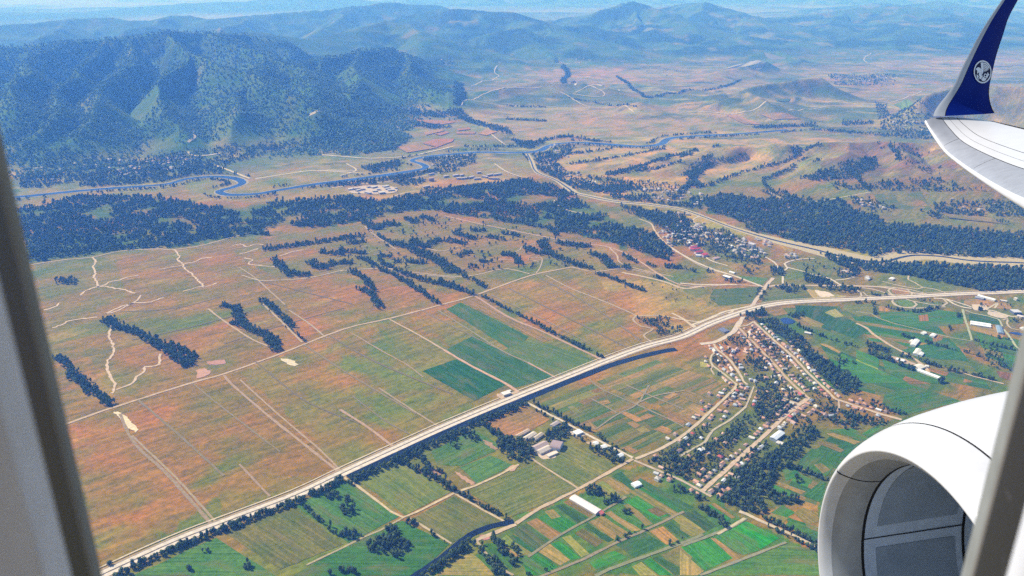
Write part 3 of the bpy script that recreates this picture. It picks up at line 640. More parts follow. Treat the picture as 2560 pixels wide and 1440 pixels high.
ROADLIST = [
 (7, 'dirt_road', DIRT, 'p:150,1066 275,1022 480,957 560,935 700,885 860,823 980,795 1100,763 1186,739 1324,690 1428,668'),
 (7, 'dirt_road', (.42,.27,.16), 'p:1112,540 1186,557 1270,574 1371,594 1455,608 1522,618 1572,638 1606,658 1646,685 1700,712 1760,716 1834,712 1915,717'),
 (5, 'field_track', DIRT, 'p:1428,668 1488,679 1560,672 1640,686'), (5, 'field_track', DIRT, 'f:2000,410 2060,470 2090,530 2280,590 2480,630'),
 (7, 'dirt_road', DRT2, 'p:1186,739 1270,792 1354,828 1421,860 1512,903'), (5, 'field_track', DIRT, 'p:974,799 1038,833 1112,876'), (7, 'field_track', (.47,.28,.17), 'p:1112,876 1169,910 1263,959 1300,985'),
 (6, 'field_track', (.33,.22,.12), 'p:560,938 578,960 672,1041 773,1121 846,1180'), (4, 'field_track', (.33,.23,.12), 'p:600,950 700,1040 800,1125 850,1176'),
 (6, 'field_track', (.26,.185,.095), 'p:300,1035 336,1108 420,1188 531,1313'), (4, 'field_track', (.30,.22,.11), 'p:330,1090 440,1195 545,1312'), (4, 'field_track', (.30,.20,.11), 'p:598,1161 640,1205 675,1242'),
 (6, 'field_track', (.36,.23,.13), 'p:850,1024 917,1067 984,1118'), (4, 'field_track', (.30,.22,.11), 'p:947,970 1018,1017 1092,1064'), (4, 'field_track', (.30,.21,.11), 'p:884,836 950,875 1018,913 1058,943'),
 (4, 'field_track', (.24,.20,.10), 'p:1095,776 1186,833 1253,876 1320,907'), (5, 'field_track', (.42,.26,.16), 'p:1320,907 1387,943'), (5, 'field_track', (.40,.28,.15), 'e:1550,870 1640,940 1740,1010 1880,1100 2000,1150'),
 (5, 'field_track', (.38,.28,.15), 'e:1950,830 2100,970 2250,1120'), (4, 'field_track', (.36,.27,.15), 'e:2150,880 2300,980 2420,1080'), (4, 'field_track', (.34,.25,.14), 'e:1780,560 1900,640 2000,730 2120,840'),
 (6, 'dirt_road', (.42,.31,.18), 'p:50,668 84,661 160,650 232,643 302,628 386,623 437,624 504,614 571,596 640,580'), (5, 'field_track', (.42,.32,.18), 'e:1800,620 1940,660 2100,655 2300,640 2560,580'), (5, 'dirt_road', (.42,.32,.19), 'f:0,590 100,580 280,570 400,575 560,600 850,630 1000,620 1200,575 1290,580 1410,610'),
 (5, 'field_track', (.37,.27,.15), 'f:1530,620 1700,710 1850,770 2000,830 2200,920 2180,950 2240,1000 2330,1020 2260,1070 2340,1130'), (5, 'field_track', (.42,.32,.18), 'f:2200,925 2360,920 2500,940 2600,960'),
 (4, 'field_track', (.40,.30,.17), 'f:1460,605 1490,560 1500,490 1400,495 1480,520'), (5, 'field_track', (.36,.26,.15), 'f:180,250 230,300 330,370 420,430'), (4, 'field_track', (.36,.26,.15), 'f:240,470 330,450 430,440'), (4, 'field_track', (.40,.30,.17), 'f:250,510 300,560 400,580'),
 (5, 'field_track', (.42,.30,.17), 'f:650,420 760,440 880,405'), (4, 'field_track', (.40,.28,.16), 'f:990,510 1100,505 1280,505'), (4, 'field_track', (.38,.29,.16), 'f:1300,450 1340,430 1350,410 1450,385'), (5, 'field_track', (.38,.28,.16), 'f:520,610 700,625 860,640'),
 (9, 'dirt_road', (.46,.34,.22), 'g:640,705 760,695 1000,697 1300,700 1500,710 1700,745 1950,780'), (11, 'dirt_road', (.47,.36,.25), 'l:1350,720 1240,850 1070,1090'), (8, 'dirt_road', PALE, 'l:1070,1090 900,1130 720,1165 600,1215 400,1300 280,1340 310,1380'), (8, 'dirt_road', PALE, 'l:820,1150 770,1190 800,1230'),
 (8, 'dirt_road', (.48,.36,.22), 'l:0,1190 150,1270 300,1385'), (6, 'dirt_road', (.48,.37,.23), 'l:0,1250 200,1290 380,1305'), (9, 'dirt_road', (.50,.40,.27), 'l:0,330 280,490 560,610 820,690 1210,840'), (6, 'dirt_road', PALE, 'l:380,340 430,420 520,490 740,560'), (6, 'dirt_road', PALE, 'l:330,0 400,100 480,190 620,230 800,290 900,330 1200,400'),
 (6, 'dirt_road', PALE, 'l:1240,440 1360,510 1420,590'), (6, 'dirt_road', PALE, 'l:1900,460 1700,470 1560,500 1500,530 1540,590 1480,630'), (7, 'dirt_road', PALE, 'l:1540,580 1700,620 1900,680 2100,730 2250,820'), (5, 'dirt_road', PALE, 'l:2460,700 2300,740 2180,750'), (6, 'dirt_road', PALE, 'l:1480,700 1475,800'),
 (6, 'dirt_road', (.50,.37,.22), 'k:1690,680 1850,740 1900,830 2000,960 2200,1110 2400,1230 2560,1300'), (6, 'dirt_road', (.50,.37,.22), 'k:560,430 640,520 800,580 1000,610'), (5, 'dirt_road', PALE, 'k:2500,640 2410,700 2500,780 2550,880'),
 (13, 'dirt_road', (.50,.40,.29), 'v:520,150 460,250 400,330 280,410 160,460 0,480'), (7, 'village_street', DIRT, 'v:455,275 640,465 870,700 1000,850 1130,980 1300,1130'), (7, 'village_street', (.46,.35,.22), 'v:640,210 870,420 1120,640 1300,830 1520,1040 1620,1140'),
 (8, 'village_street', (.46,.34,.22), 'v:1620,1140 1920,1240 2200,1330 2420,1390'), (6, 'village_street', (.46,.36,.22), 'v:165,480 210,550 300,620 380,700 500,880 520,930 570,970'), (5, 'village_street', (.44,.36,.22), 'v:200,560 140,620 125,690 150,740 300,850 440,970'),
 (7, 'village_street', (.46,.36,.22), 'v:440,970 420,1010 300,1130 150,1270 0,1410'), (7, 'village_street', (.46,.35,.22), 'j:150,280 0,400 -140,480 -330,560'), (9, 'village_street', (.46,.34,.22), 'j:960,100 780,240 600,410 400,590 160,800'), (6, 'village_street', (.42,.32,.21), 'j:-340,570 -150,650 0,715 160,800 230,840'),
 (5, 'village_street', (.40,.33,.21), 'j:490,170 370,270 240,350 190,430 100,480 0,540'), (6, 'village_street', (.44,.34,.22), 'j:740,100 900,155'), (5, 'village_street', (.44,.35,.22), 'v:460,275 560,260 640,215'), (4, 'village_street', (.42,.32,.2), 'v:150,740 130,790 170,850'), (4, 'village_street', (.42,.34,.22), 'j:550,20 510,120 490,170'), (4, 'village_street', (.40,.30,.2), 'v:1660,1150 1670,1250 1630,1320'),
 (6, 'dirt_road', PALE, 'i:1370,130 1640,270 1900,410 2180,550'), (7, 'dirt_road', (.44,.32,.19), 'i:2180,560 1780,780 1500,920 1310,1040'), (5, 'field_track', (.46,.35,.19), 'i:20,690 100,740 250,850 380,950 470,995 560,960 850,815 1000,760 1200,670 1330,600'),
 (4, 'field_track', (.34,.28,.14), 'i:465,1000 300,1090 180,1140 0,1230 -250,1350'), (4, 'field_track', (.40,.31,.17), 'i:520,1000 700,1110 830,1190'), (4, 'field_track', (.44,.34,.19), 'i:850,815 1050,930 1250,1040'), (4, 'field_track', (.42,.31,.18), 'i:1430,560 1600,670 1770,775'),
 (5, 'field_track', (.22,.19,.09), 'i:2130,840 1900,980 1700,1090 1540,1190 1400,1290'), (5, 'field_track', (.24,.19,.10), 'i:2560,950 2290,1080 2040,1190 1800,1310 1600,1390 1480,1440'), (6, 'field_track', (.20,.20,.09), 'i:2700,1120 2560,1180 2250,1290 2000,1380 1900,1430'), (6, 'field_track', (.20,.20,.10), 'j:20,1205 350,1080 490,1000'),
 (5, 'field_track', (.24,.22,.12), 'j:790,1180 400,1330 150,1425'), (7, 'dirt_road', (.47,.38,.25), 'j:440,950 500,970 600,1020 850,1130 1040,1230'), (5, 'field_track', (.42,.35,.2), 'j:480,1000 350,1080 280,1120'), (4, 'field_track', (.23,.19,.10), 'i:2300,10 2210,150 2060,230 1900,340'), (4, 'field_track', (.24,.19,.10), 'i:1850,-40 1950,40 2200,150 2420,250 2560,320'),
 (4, 'field_track', (.28,.22,.12), 'i:2560,50 2340,90 2200,150'), (4, 'field_track', (.24,.19,.10), 'i:1870,110 1960,160 2060,215'), (4, 'field_track', (.24,.19,.10), 'i:2130,10 2340,100 2560,190'), (8, 'dirt_road', (.45,.33,.20), 'i:1000,1170 1150,1110 1310,1045'),
 (5, 'field_track', (.36,.27,.15), 'i:1010,1160 1060,1230 1180,1370 1290,1425'),
 (8, 'dirt_road', (.45,.32,.18), 'm:0,660 130,720 220,800 400,920 560,1010 700,1085 780,1140 870,1210 930,1290'), (4, 'field_track', (.30,.28,.13), 'm:0,510 200,540 280,590 480,660 800,740 1200,840 1490,890'), (6, 'field_track', (.33,.33,.17), 'm:1370,480 1400,600 1440,720 1490,880'), (5, 'field_track', (.36,.34,.18), 'm:1400,490 1500,530 1700,570 1830,610 1880,700'),
 (7, 'dirt_road', PALE, 'm:1000,340 1150,350 1250,410 1400,460 1600,480 1760,500 1980,570 2160,590'), (7, 'dirt_road', PALE, 'm:1160,350 1300,390 1480,450'), (6, 'dirt_road', (.40,.33,.2), 'm:460,380 500,430 600,460 740,470 1080,450 1150,450'), (6, 'dirt_road', (.42,.34,.22), 'm:480,360 460,380 520,430 620,460 740,455 780,420 740,380 640,350'),
 (6, 'dirt_road', (.42,.34,.22), 'm:700,370 800,390 1000,425 1120,435 1170,400 1140,360 1080,335'), (6, 'dirt_road', (.44,.35,.23), 'm:540,330 440,280 415,240 450,212 540,208 660,230 715,270 715,300'), (6, 'dirt_road', (.45,.36,.24), 'm:0,185 200,190 420,195 560,210 700,230 820,260 980,300'), (6, 'dirt_road', (.45,.36,.24), 'm:20,200 200,220 360,265 530,325'),
 (5, 'dirt_road', (.42,.34,.22), 'm:90,260 130,300 230,330 300,335'), (6, 'dirt_road', (.45,.36,.24), 'm:0,230 60,270 70,310 30,340'), (5, 'dirt_road', (.42,.34,.2), 'm:330,120 520,170 800,220 860,200'), (5, 'field_track', (.44,.35,.22), 'm:680,50 670,100 760,140 860,200 1000,220 1180,280'), (5, 'dirt_road', (.42,.33,.2), 'm:1880,620 1960,600 1940,660 2000,730 2160,760'), (6, 'field_track', (.36,.36,.2), 'm:1900,740 1980,840 2060,960 2130,1020'),
 (6, 'dirt_road', (.42,.31,.2), 'm:380,1080 600,1150 760,1190 870,1210'), (5, 'dirt_road', (.45,.33,.2), 'm:1250,1260 1500,1340 1700,1390 1900,1440'), (5, 'dirt_road', (.45,.38,.25), 'm:1680,480 1820,400 1780,470'),
 (12, 'dirt_road', (.47,.38,.22), 'a:1280,850 1330,880 1440,900 1430,960 1450,1020 1400,1060'), (14, 'dirt_road', (.47,.38,.22), 'a:2400,790 2380,830 2300,860'), (12, 'dirt_road', (.47,.38,.22), 'a:1400,1130 1450,1160 1640,1140'), (14, 'dirt_road', (.48,.38,.2), 'a:1600,1230 1680,1260 1780,1300 1860,1330'),
 (12, 'dirt_road', (.50,.41,.25), 'a:1900,1330 2100,1300 2350,1270 2700,1290'), (12, 'dirt_road', (.52,.42,.26), 'b:-200,1150 0,1165 250,1180 500,1165 700,1125 850,1090'), (9, 'dirt_road', (.46,.36,.22), 'b:1640,690 1730,740 1870,800 2100,790 2190,840'), (16, 'dirt_road', (.55,.48,.36), 'b:1750,640 1900,632 2080,680'), (9, 'dirt_road', (.46,.38,.25), 'b:1170,490 1150,540 1180,570 1050,610 980,640'),
 (9, 'dirt_road', (.48,.38,.24), 'b:900,790 1000,740 1100,690 1200,660 1500,650'), (8, 'dirt_road', (.47,.37,.24), 'b:1750,690 1850,640 1970,700 1900,720 1730,700'), (9, 'dirt_road', (.46,.36,.22), 'b:1090,970 1150,1020 1230,1080'), (9, 'dirt_road', (.46,.38,.26), 'd:0,840 540,825 1100,790 1450,775 1560,765 1680,730 1800,680'), (9, 'dirt_road', (.46,.38,.26), 'd:1420,400 1370,450 1500,500 1700,540'),
 (9, 'dirt_road', (.44,.36,.24), 'd:1900,550 2080,540 2300,520 2560,505'), (9, 'dirt_road', (.46,.37,.22), 'b:50,1220 120,1270 0,1310'), (8, 'dirt_road', (.46,.37,.22), 'b:1150,1220 1240,1280 1350,1320'), (9, 'dirt_road', (.50,.40,.26), 'n:0,30 200,40 400,45'), (8, 'dirt_road', (.48,.37,.23), 'n:0,270 400,220 800,180 1200,120 1500,60'), (8, 'dirt_road', (.48,.37,.23), 'n:780,430 900,370 1100,320 1400,290 1800,250 2300,180'),
 (5, 'field_track', (.36,.28,.15), 'g:0,460 150,550 300,600 420,630 600,700'), (5, 'dirt_road', (.44,.35,.2), 'g:800,120 900,90 1040,80 1200,40 1420,0'), (5, 'field_track', (.40,.34,.2), 'g:660,0 720,30 800,70'),
 (9, 'dirt_road', (.50,.40,.26), 'g:0,680 150,690 420,690'), (10, 'dirt_road', (.45,.33,.19), 'f:2100,600 2300,640 2450,680 2560,720 2700,700'),
]
for a_, b_, c_ in [((640,905),(760,1000),(900,1060)), ((760,862),(880,940),(1040,1035)), ((820,838),(940,905),(1130,985)), ((345,1000),(450,1090),(560,1190)), ((480,958),(570,1030),(700,1130)), ((1270,720),(1400,785),(1570,870)), ((1340,690),(1470,760),(1600,850)), ((1230,738),(1340,790),(1480,862)),
                   ((330,850),(470,820),(620,780)), ((300,780),(440,770),(560,740)), ((560,860),(700,815),(860,770)), ((1040,770),(1130,815),(1240,870)), ((880,990),(960,1050),(1040,1095)), ((640,700),(760,730),(880,760))]:
    ROADLIST.append((3.2 + random.random() * 2, 'field_track', tuple(np.array((.175, .135, .062)) * (.85 + .4 * random.random())), 'p:%d,%d %d,%d %d,%d' % (a_ + b_ + c_)))
for i_, (w_, nm, cc, s) in enumerate(ROADLIST):
    off = 0.80 + 0.004 * (i_ % 24)
    if gp(s)[:, 1].mean() > 4300: off = 2.0 + .05 * (i_ % 9)
    road(nm, s, w_ * 1.15, off, cc, jit=0.5)
# eroded gullies: pale bare soil cuts
GULLY = ['p:232,643 238,655 233,668 238,680 235,694 243,706 246,716', 'p:246,716 262,712 275,705 300,700 318,694 347,688', 'p:246,716 228,722 210,730 200,738', 'p:246,716 268,717 290,722 310,724 330,731 340,733',
 'p:352,738 345,748 330,758 310,764 290,772 275,780 262,786', 'p:262,786 300,775 330,758 365,757 385,752 408,745', 'p:268,805 276,820 273,840 280,860 285,880 268,905 272,930 280,950 288,965 280,985', 'p:400,885 398,910 380,916 362,917 358,932 340,942 332,958 290,975',
 'p:437,624 448,640 445,650 457,660 462,672 478,684 490,697 500,706 512,718', 'p:457,660 480,656 495,652 505,646 530,644', 'p:457,664 440,667 425,668 410,672 398,674', 'p:512,718 525,714 545,707', 'p:512,718 495,718 480,723 455,729',
 'p:130,820 155,812 175,802 200,798 245,793', 'p:110,776 140,766 150,757', 'p:580,615 600,610 618,617 640,610 660,612', 'p:600,635 620,630 645,622', 'p:610,645 630,650 620,660 650,664 690,668', 'p:700,640 730,630 755,625', 'f:0,205 100,200 180,190', 'p:775,560 800,548 850,548']
for s in GULLY:
    P = gp(s); L = smooth_line(P, 10)
    L = L + (rng.random(L.shape) - .5) * 5
    V, F = ribbon(L, 6.5, 0.74, 0.9)
    obj('soil_gully', mesh('soil_gully', V, F, [M['dirt']]), color=(.50, .36, .22), kind='structure')
def blotch(s, colr, name='bare_soil_patch', z=0.2):
    P = gp(s); L = smooth_line(np.vstack([P, P[:1]]), 6)[:-1]
    L = L + (rng.random(L.shape) - .5) * 6
    V = np.column_stack([L, hills(L[:, 0], L[:, 1]) + z])
    obj(name, mesh(name, V, [range(len(V))], [M['dirt']]), color=colr, kind='structure')
for s, cc in [('p:283,1030 300,1032 318,1045 345,1075 340,1080 318,1068 305,1050', (.60,.48,.28)), ('p:700,896 725,898 745,912 735,915 715,908', (.55,.45,.28)), ('p:460,898 470,896 472,902 462,908', (.50,.30,.18)),
              ('p:515,905 560,900 560,910 525,912', (.40,.20,.13)), ('p:490,925 515,922 525,935 495,945', (.44,.24,.15)), ('i:1460,490 1560,470 1620,510 1600,550 1500,560', (.50,.38,.26)), ('i:1030,1130 1100,1120 1120,1150 1060,1165', (.40,.18,.13)),
              ('p:1240,985 1300,980 1310,1000 1260,1003', (.44,.30,.18)), ('b:60,1400 180,1385 300,1380 420,1400 380,1440 100,1440', (.46,.35,.23)), ('k:960,180 1080,160 1120,200 1000,210', (.55,.45,.32)), ('m:1480,420 1640,420 1700,480 1520,490', (.52,.40,.27)),
              ('m:1700,500 1950,560 1900,600 1720,560', (.48,.38,.26)), ('m:420,1080 600,1110 780,1200 520,1150', (.42,.30,.19)), ('l:1900,880 2080,910 2150,960 1980,970', (.58,.46,.33)), ('d:320,520 400,490 600,455 640,470 450,525 330,550', (.30,.27,.18)), ('d:560,390 700,385 790,440 640,430', (.13,.13,.09)),
              ('i:1830,430 1910,420 1930,440 1870,450', (.42,.30,.19)), ('i:1720,350 1830,370 1800,390 1700,370', (.46,.36,.24)), ('i:560,640 700,700 770,650 700,630', (.30,.17,.10)), ('i:860,650 960,710 1010,755 990,760 890,690', (.38,.22,.12)), ('i:1120,430 1170,480 1150,490 1060,420', (.30,.19,.10)), ('i:1230,640 1300,600 1330,600 1290,650', (.44,.27,.16))]:
    blotch(s, cc, z=2.0 if s[0] in 'bd' else 0.76)

# ------------------------------------------------------------------ water
RIV = 'p:-150,505 50,492 150,482 250,473 350,466 420,460 470,447 540,442 590,447 606,458 580,469 548,478 570,487 640,485 700,475 780,462 860,452 950,440 1010,431 1062,421 1056,411 1030,402 1060,393 1130,386 1200,381 1290,382 1345,378 1370,366 1400,359 1450,357 1530,362 1600,366 1650,361 1668,349 1700,343 1800,337 1900,331 1990,323 2060,321 2200,330'
L_R = smooth_line(gp(RIV), 30)
for w_, off, cc, mt, nm in ((66, 0.9, (.30,.255,.155), 'dirt', 'river_bank'), (45, 1.5, None, 'river', 'river')):
    V, F = ribbon(L_R, w_, off, 0.3 if mt == 'dirt' else 0.1)
    n_ = len(L_R); mid = (V[:n_] + V[n_:]) / 2
    kw = (.55 + .9 * fbm(L_R[:, 0], L_R[:, 1], 300, 3, 64))[:, None]
    V = np.vstack([mid + (V[:n_] - mid) * kw, mid + (V[n_:] - mid) * kw])
    V[:, 2] = off
    obj(nm, mesh(nm, V, F, [M[mt]]), color=cc, kind='structure')
ROADS.append((L_R, 60))
TRB = 'p:1318,385 1328,402 1342,430 1385,448 1420,470 1436,482 1470,490 1540,504 1620,511 1700,523 1760,543 1830,569 1900,590 1960,606 2040,624 2100,640 2160,652 2210,655 2250,644 2290,638 2350,641 2420,651 2490,655 2560,658 2750,672'
L_T = smooth_line(gp(TRB), 20)
wT = np.interp(np.arange(len(L_T)) / len(L_T), [0, .22, .26, .4, .55, .62, .7, .85, 1], [.5, .45, .9, .7, .6, 1.0, 2.0, 2.3, 1.5]) * (.7 + .6 * fbm(L_T[:, 0], L_T[:, 1], 160, 3, 61))
for w_, off, cc, mt, nm in ((58, 0.80, (.40,.32,.16), 'dirt', 'gravel_bed'), (12, 1.0, None, 'canal', 'stream')):
    V, F = ribbon(L_T, w_, off, 0.0, side=0.0)
    n_ = len(L_T); mid = (V[:n_] + V[n_:]) / 2; k2 = (wT if mt == 'dirt' else np.clip(wT, .7, 1.15))[:, None]
    sh = 0 if mt == 'dirt' else (fbm(L_T[:, 0], L_T[:, 1], 200, 2, 63) - .5)[:, None] * 1.2
    V = np.vstack([mid + (V[:n_] - mid) * (k2 + sh * 1.5), mid + (V[n_:] - mid) * (k2 - sh * 1.5)])
    obj(nm, mesh(nm, V, F, [M[mt]]), color=cc, kind='structure')
ROADS.append((L_T, 17))
CAN = 'p:868,1192 984,1140 1119,1080 1200,1045 1290,1008 1380,970 1455,941 1530,912 1600,892 1650,880 1690,873'
L_C = smooth_line(gp(CAN), 20)
V, F = ribbon(L_C, 21, 0.92, 0.1)
obj('irrigation_canal', mesh('irrigation_canal', V, F, [M['canal']]), kind='structure')
ROADS.append((L_C, 9))
CN2 = 'p:1010,1458 1045,1436 1100,1398 1150,1358 1190,1330 1240,1313 1284,1304'
V, F = ribbon(smooth_line(gp(CN2), 14), 14, 0.94, 0.3)
obj('irrigation_canal', mesh('irrigation_canal', V, F, [M['canal']]), kind='structure')
ROADS.append((smooth_line(gp(CN2), 14), 7))
P = smooth_line(gp('v:955,185 1020,165 1090,180 1145,215 1090,240 1010,240 955,185'), 8)[:-1]
obj('pond', mesh('pond', np.column_stack([P, np.full(len(P), .9)]), [range(len(P))], [M['pond']]), kind='structure')
ROADS.append((P, 14))
P = smooth_line(gp('m:1960,780 2040,775 2160,795 2200,830 2100,815 1980,790'), 8)
obj('pond', mesh('pond', np.column_stack([P, np.full(len(P), .9)]), [range(len(P))], [M['pond']]), kind='structure')
# ------------------------------------------------------------------ big buildings (each with its own parts)
BUILT = []                         # (x, y, radius) that trees and houses keep clear of
def box(x0, x1, y0, y1, z0, z1):
    V = [(x, y, z) for z in (z0, z1) for y in (y0, y1) for x in (x0, x1)]
    return V, [(0, 2, 3, 1), (4, 5, 7, 6), (0, 1, 5, 4), (2, 6, 7, 3), (0, 4, 6, 2), (1, 3, 7, 5)]
def join(parts):
    V = []; F = []
    for v, f in parts:
        o = len(V); V += list(v); F += [tuple(i + o for i in q) for q in f]
    return V, F
def gable(L, W, h, rise, ov=0.5, t=0.25):
    a, b = L / 2 + ov, W / 2 + ov
    V = [(-a, -b, h), (a, -b, h), (a, 0, h + rise), (-a, 0, h + rise), (-a, b, h), (a, b, h)]
    V += [(x, y, z + t) for x, y, z in V]
    F = [(6, 7, 8, 9), (9, 8, 11, 10), (0, 3, 2, 1), (3, 4, 5, 2), (0, 1, 7, 6), (4, 10, 11, 5), (0, 6, 9, 3), (3, 9, 10, 4), (1, 2, 8, 7), (2, 5, 11, 8)]
    return V, F
def hip(L, W, h, rise, ov=0.6):
    a, b = L / 2 + ov, W / 2 + ov
    r = max(0.4, (L - W) / 2 + 0.3)
    V = [(-a, -b, h), (a, -b, h), (a, b, h), (-a, b, h), (-r, 0, h + rise), (r, 0, h + rise)]
    return V, [(0, 1, 5, 4), (1, 2, 5), (2, 3, 4, 5), (3, 0, 4), (0, 3, 2, 1)]
def walls(L, W, h, rise=0):
    a, b = L / 2, W / 2
    V = [(-a, -b, 0), (a, -b, 0), (a, b, 0), (-a, b, 0), (-a, -b, h), (a, -b, h), (a, b, h), (-a, b, h)]
    F = [(0, 1, 5, 4), (1, 2, 6, 5), (2, 3, 7, 6), (3, 0, 4, 7)]
    if rise:
        V += [(-a, 0, h + rise), (a, 0, h + rise)]
        F += [(4, 7, 8), (5, 9, 6)]
    return V, F
def barrel(L, W, h, rise, n=10):
    V = []; F = []
    for k in range(n + 1):
        t = math.pi * k / n
        for x in (-L / 2 - .3, L / 2 + .3):
            V.append((x, -math.cos(t) * (W / 2 + .3), h + math.sin(t) * rise))
    for k in range(n):
        F.append((2 * k, 2 * k + 1, 2 * k + 3, 2 * k + 2))
    return V, F
def building(s, W, h, kind, roofc, wallc, label, name='barn', rise=2.5, cat='building', group=None, windows=0, win_h=1.2, extra=None):
    """s: the two ends of its long axis on the photo; W: width in metres"""
    P = gp(s)
    c = P.mean(0); d = P[1] - P[0]
    L = float(np.hypot(*d)); ang = math.atan2(d[1], d[0])
    BUILT.append((c[0], c[1], math.hypot(L, W) / 2 + 2))
    z0 = float(hills(c[:1], c[1:])[0])
    root = obj(name, None, loc=(c[0], c[1], z0), rotz=ang, label=label, category=cat)
    if group: root['group'] = group
    if kind == 'flat':
        obj('wall', mesh('wall', *walls(L, W, h), [M['wall']]), root, color=wallc)
        obj('roof', mesh('roof', *box(-L / 2 - .4, L / 2 + .4, -W / 2 - .4, W / 2 + .4, h, h + .5), [M['roof']]), root, color=roofc)
    elif kind == 'barrel':
        V, F = walls(L, W, h)
        n = 10
        for x in (-L / 2, L / 2):
            o = len(V)
            V += [(x, -math.cos(math.pi * k / n) * W / 2, h + math.sin(math.pi * k / n) * rise) for k in range(n + 1)]
            F.append(tuple(range(o, o + n + 1)))
        obj('wall', mesh('wall', V, F, [M['wall']]), root, color=wallc)
        obj('roof', mesh('roof', *barrel(L, W, h + .15, rise), [M['roof']], True), root, color=roofc)
    elif kind == 'hip':
        obj('wall', mesh('wall', *walls(L, W, h), [M['wall']]), root, color=wallc)
        obj('roof', mesh('roof', *hip(L, W, h, rise), [M['roof']]), root, color=roofc)
    else:
        obj('wall', mesh('wall', *walls(L, W, h, rise), [M['wall']]), root, color=wallc)
        obj('roof', mesh('roof', *gable(L, W, h, rise), [M['roof']]), root, color=roofc)
    if windows:
        rows = max(1, int(h // 3.2))
        me = mesh('window', *box(-.9, .9, -.06, .06, 0, win_h), [M['pane']])
        for sd in (-1, 1):
            for r_ in range(rows):
                for k in range(windows):
                    x = -L / 2 + (k + .5) * L / windows
                    obj('window', me, root, loc=(x, sd * (W / 2 + .03), 1.1 + r_ * 3.0))
    return root
M['pane'] = plain('window_pane', (.03, .04, .05), 0.15, spec=0.5)
WHT, GRY, BRR, RDR, CRM = (.70,.68,.64), (.36,.39,.42), (.36,.25,.20), (.50,.06,.08), (.52,.46,.38)
building('p:1256,990 1274,984', 15, 6, 'flat', (.62,.58,.52), CRM, 'cream flat roofed station building beside the highway and green field', 'roadside_building', windows=5, cat='building')
building('p:1268,981 1277,979', 6, 4, 'flat', (.60,.56,.50), CRM, 'small annex of the cream roadside building, toward the field', 'roadside_annex')
building('i:1575,465 1650,480', 30, 7, 'barrel', (.34,.25,.24), (.40,.44,.50), 'large hangar with brown vaulted roof in the walled farmyard', 'hangar', rise=6)
building('i:1445,495 1535,450', 20, 5, 'gable', (.40,.30,.26), (.40,.42,.46), 'brown gabled barn at the back of the walled farmyard', 'barn', rise=4)
building('i:1475,520 1560,480', 17, 5, 'gable', (.52,.44,.36), CRM, 'pale gabled barn in the middle of the farmyard', 'barn', rise=3)
building('i:1545,545 1615,515', 9, 4, 'flat', (.62,.54,.44), CRM, 'low cream shed at the front of the farmyard', 'shed')
building('i:1375,420 1450,375', 13, 5, 'gable', (.55,.47,.37), CRM, 'long cream cattle shed against the dark trees, nearer the road', 'cattle_shed', rise=2.5)
building('i:1440,425 1505,380', 11, 5, 'gable', (.46,.38,.28), CRM, 'long tan cattle shed half hidden in the dark trees', 'cattle_shed', rise=2.5)
building('i:1310,400 1405,350', 9, 4, 'gable', (.50,.36,.24), CRM, 'narrow brown shed along the edge of the red field', 'cattle_shed', rise=2)
building('i:1575,320 1625,290', 12, 4, 'gable', (.40,.33,.30), CRM, 'grey brown shed beside the tree lined farm road', 'shed', rise=2)
building('i:1745,380 1795,360', 16, 5, 'flat', (.74,.73,.70), WHT, 'white flat roofed hall by the tree lined farm road', 'hall', windows=6)
building('i:1890,455 1915,445', 12, 4, 'gable', (.70,.70,.68), WHT, 'small white roofed house above the dark orchard by the farm road', 'house', rise=2)
building('i:1945,480 1980,470', 12, 4, 'gable', (.68,.70,.70), WHT, 'white gabled house in the dark orchard by the farm road', 'house', rise=2)
building('i:2070,550 2100,535', 11, 5, 'gable', (.74,.76,.76), WHT, 'bright white roofed house at the corner of the dark orchard', 'house', rise=2.5)
building('i:2180,765 2230,745', 14, 4, 'gable', (.72,.76,.76), WHT, 'white roofed shed alone among the green strips', 'shed', rise=2)
building('i:1730,850 1925,965', 19, 3.5, 'barrel', (.66,.60,.57), (.45,.40,.38), 'long white greenhouse with ribbed roof among the crop strips', 'greenhouse', rise=3.2)
building('i:1922,968 1945,955', 16, 4, 'gable', (.46,.12,.10), (.5,.25,.2), 'small red roofed end house of the long greenhouse', 'shed', rise=1.5)
building('j:690,425 755,375', 16, 7, 'gable', (.62,.66,.70), (.30,.34,.40), 'long grey steel hall among the dark trees of the village', 'hall', rise=2.5, windows=8)
building('j:720,440 765,455', 12, 4, 'gable', (.56,.52,.46), CRM, 'low cream annex below the long grey village hall', 'shed', rise=1.8)
building('v:250,335 310,315', 26, 4, 'flat', (.15,.16,.22), (.25,.25,.28), 'dark slate roofed square building beside the highway junction', 'depot')
building('v:1255,350 1330,365', 10, 4, 'gable', (.64,.60,.56), CRM, 'pale roofed farm shed on the strip above the green fields', 'shed', rise=2)
building('m:1470,650 1730,690', 12, 4, 'gable', (.80,.80,.79), WHT, 'long white poultry house, farther one of the pair in the brown yard', 'poultry_house', rise=1.8)
building('m:1470,675 1730,715', 12, 4, 'gable', (.80,.80,.79), WHT, 'long white poultry house, nearer one of the pair in the brown yard', 'poultry_house', rise=1.8)
building('m:1830,705 1860,800', 15, 4, 'gable', (.20,.28,.36), (.40,.42,.44), 'long blue grey roofed house at the corner of the poultry yard', 'poultry_house', rise=2)
building('m:725,960 785,890', 14, 5, 'gable', (.78,.76,.70), WHT, 'big white roofed barn in the green fields above the twin barns', 'barn', rise=2.5)
building('m:760,1075 805,1010', 14, 5, 'gable', (.66,.62,.54), WHT, 'cream roofed barn, taller of the twin barns by the lane end', 'barn', rise=2.5)
building('m:815,1085 845,1050', 12, 4, 'gable', (.72,.70,.64), WHT, 'white roofed barn, smaller of the twin barns by the lane end', 'barn', rise=2)
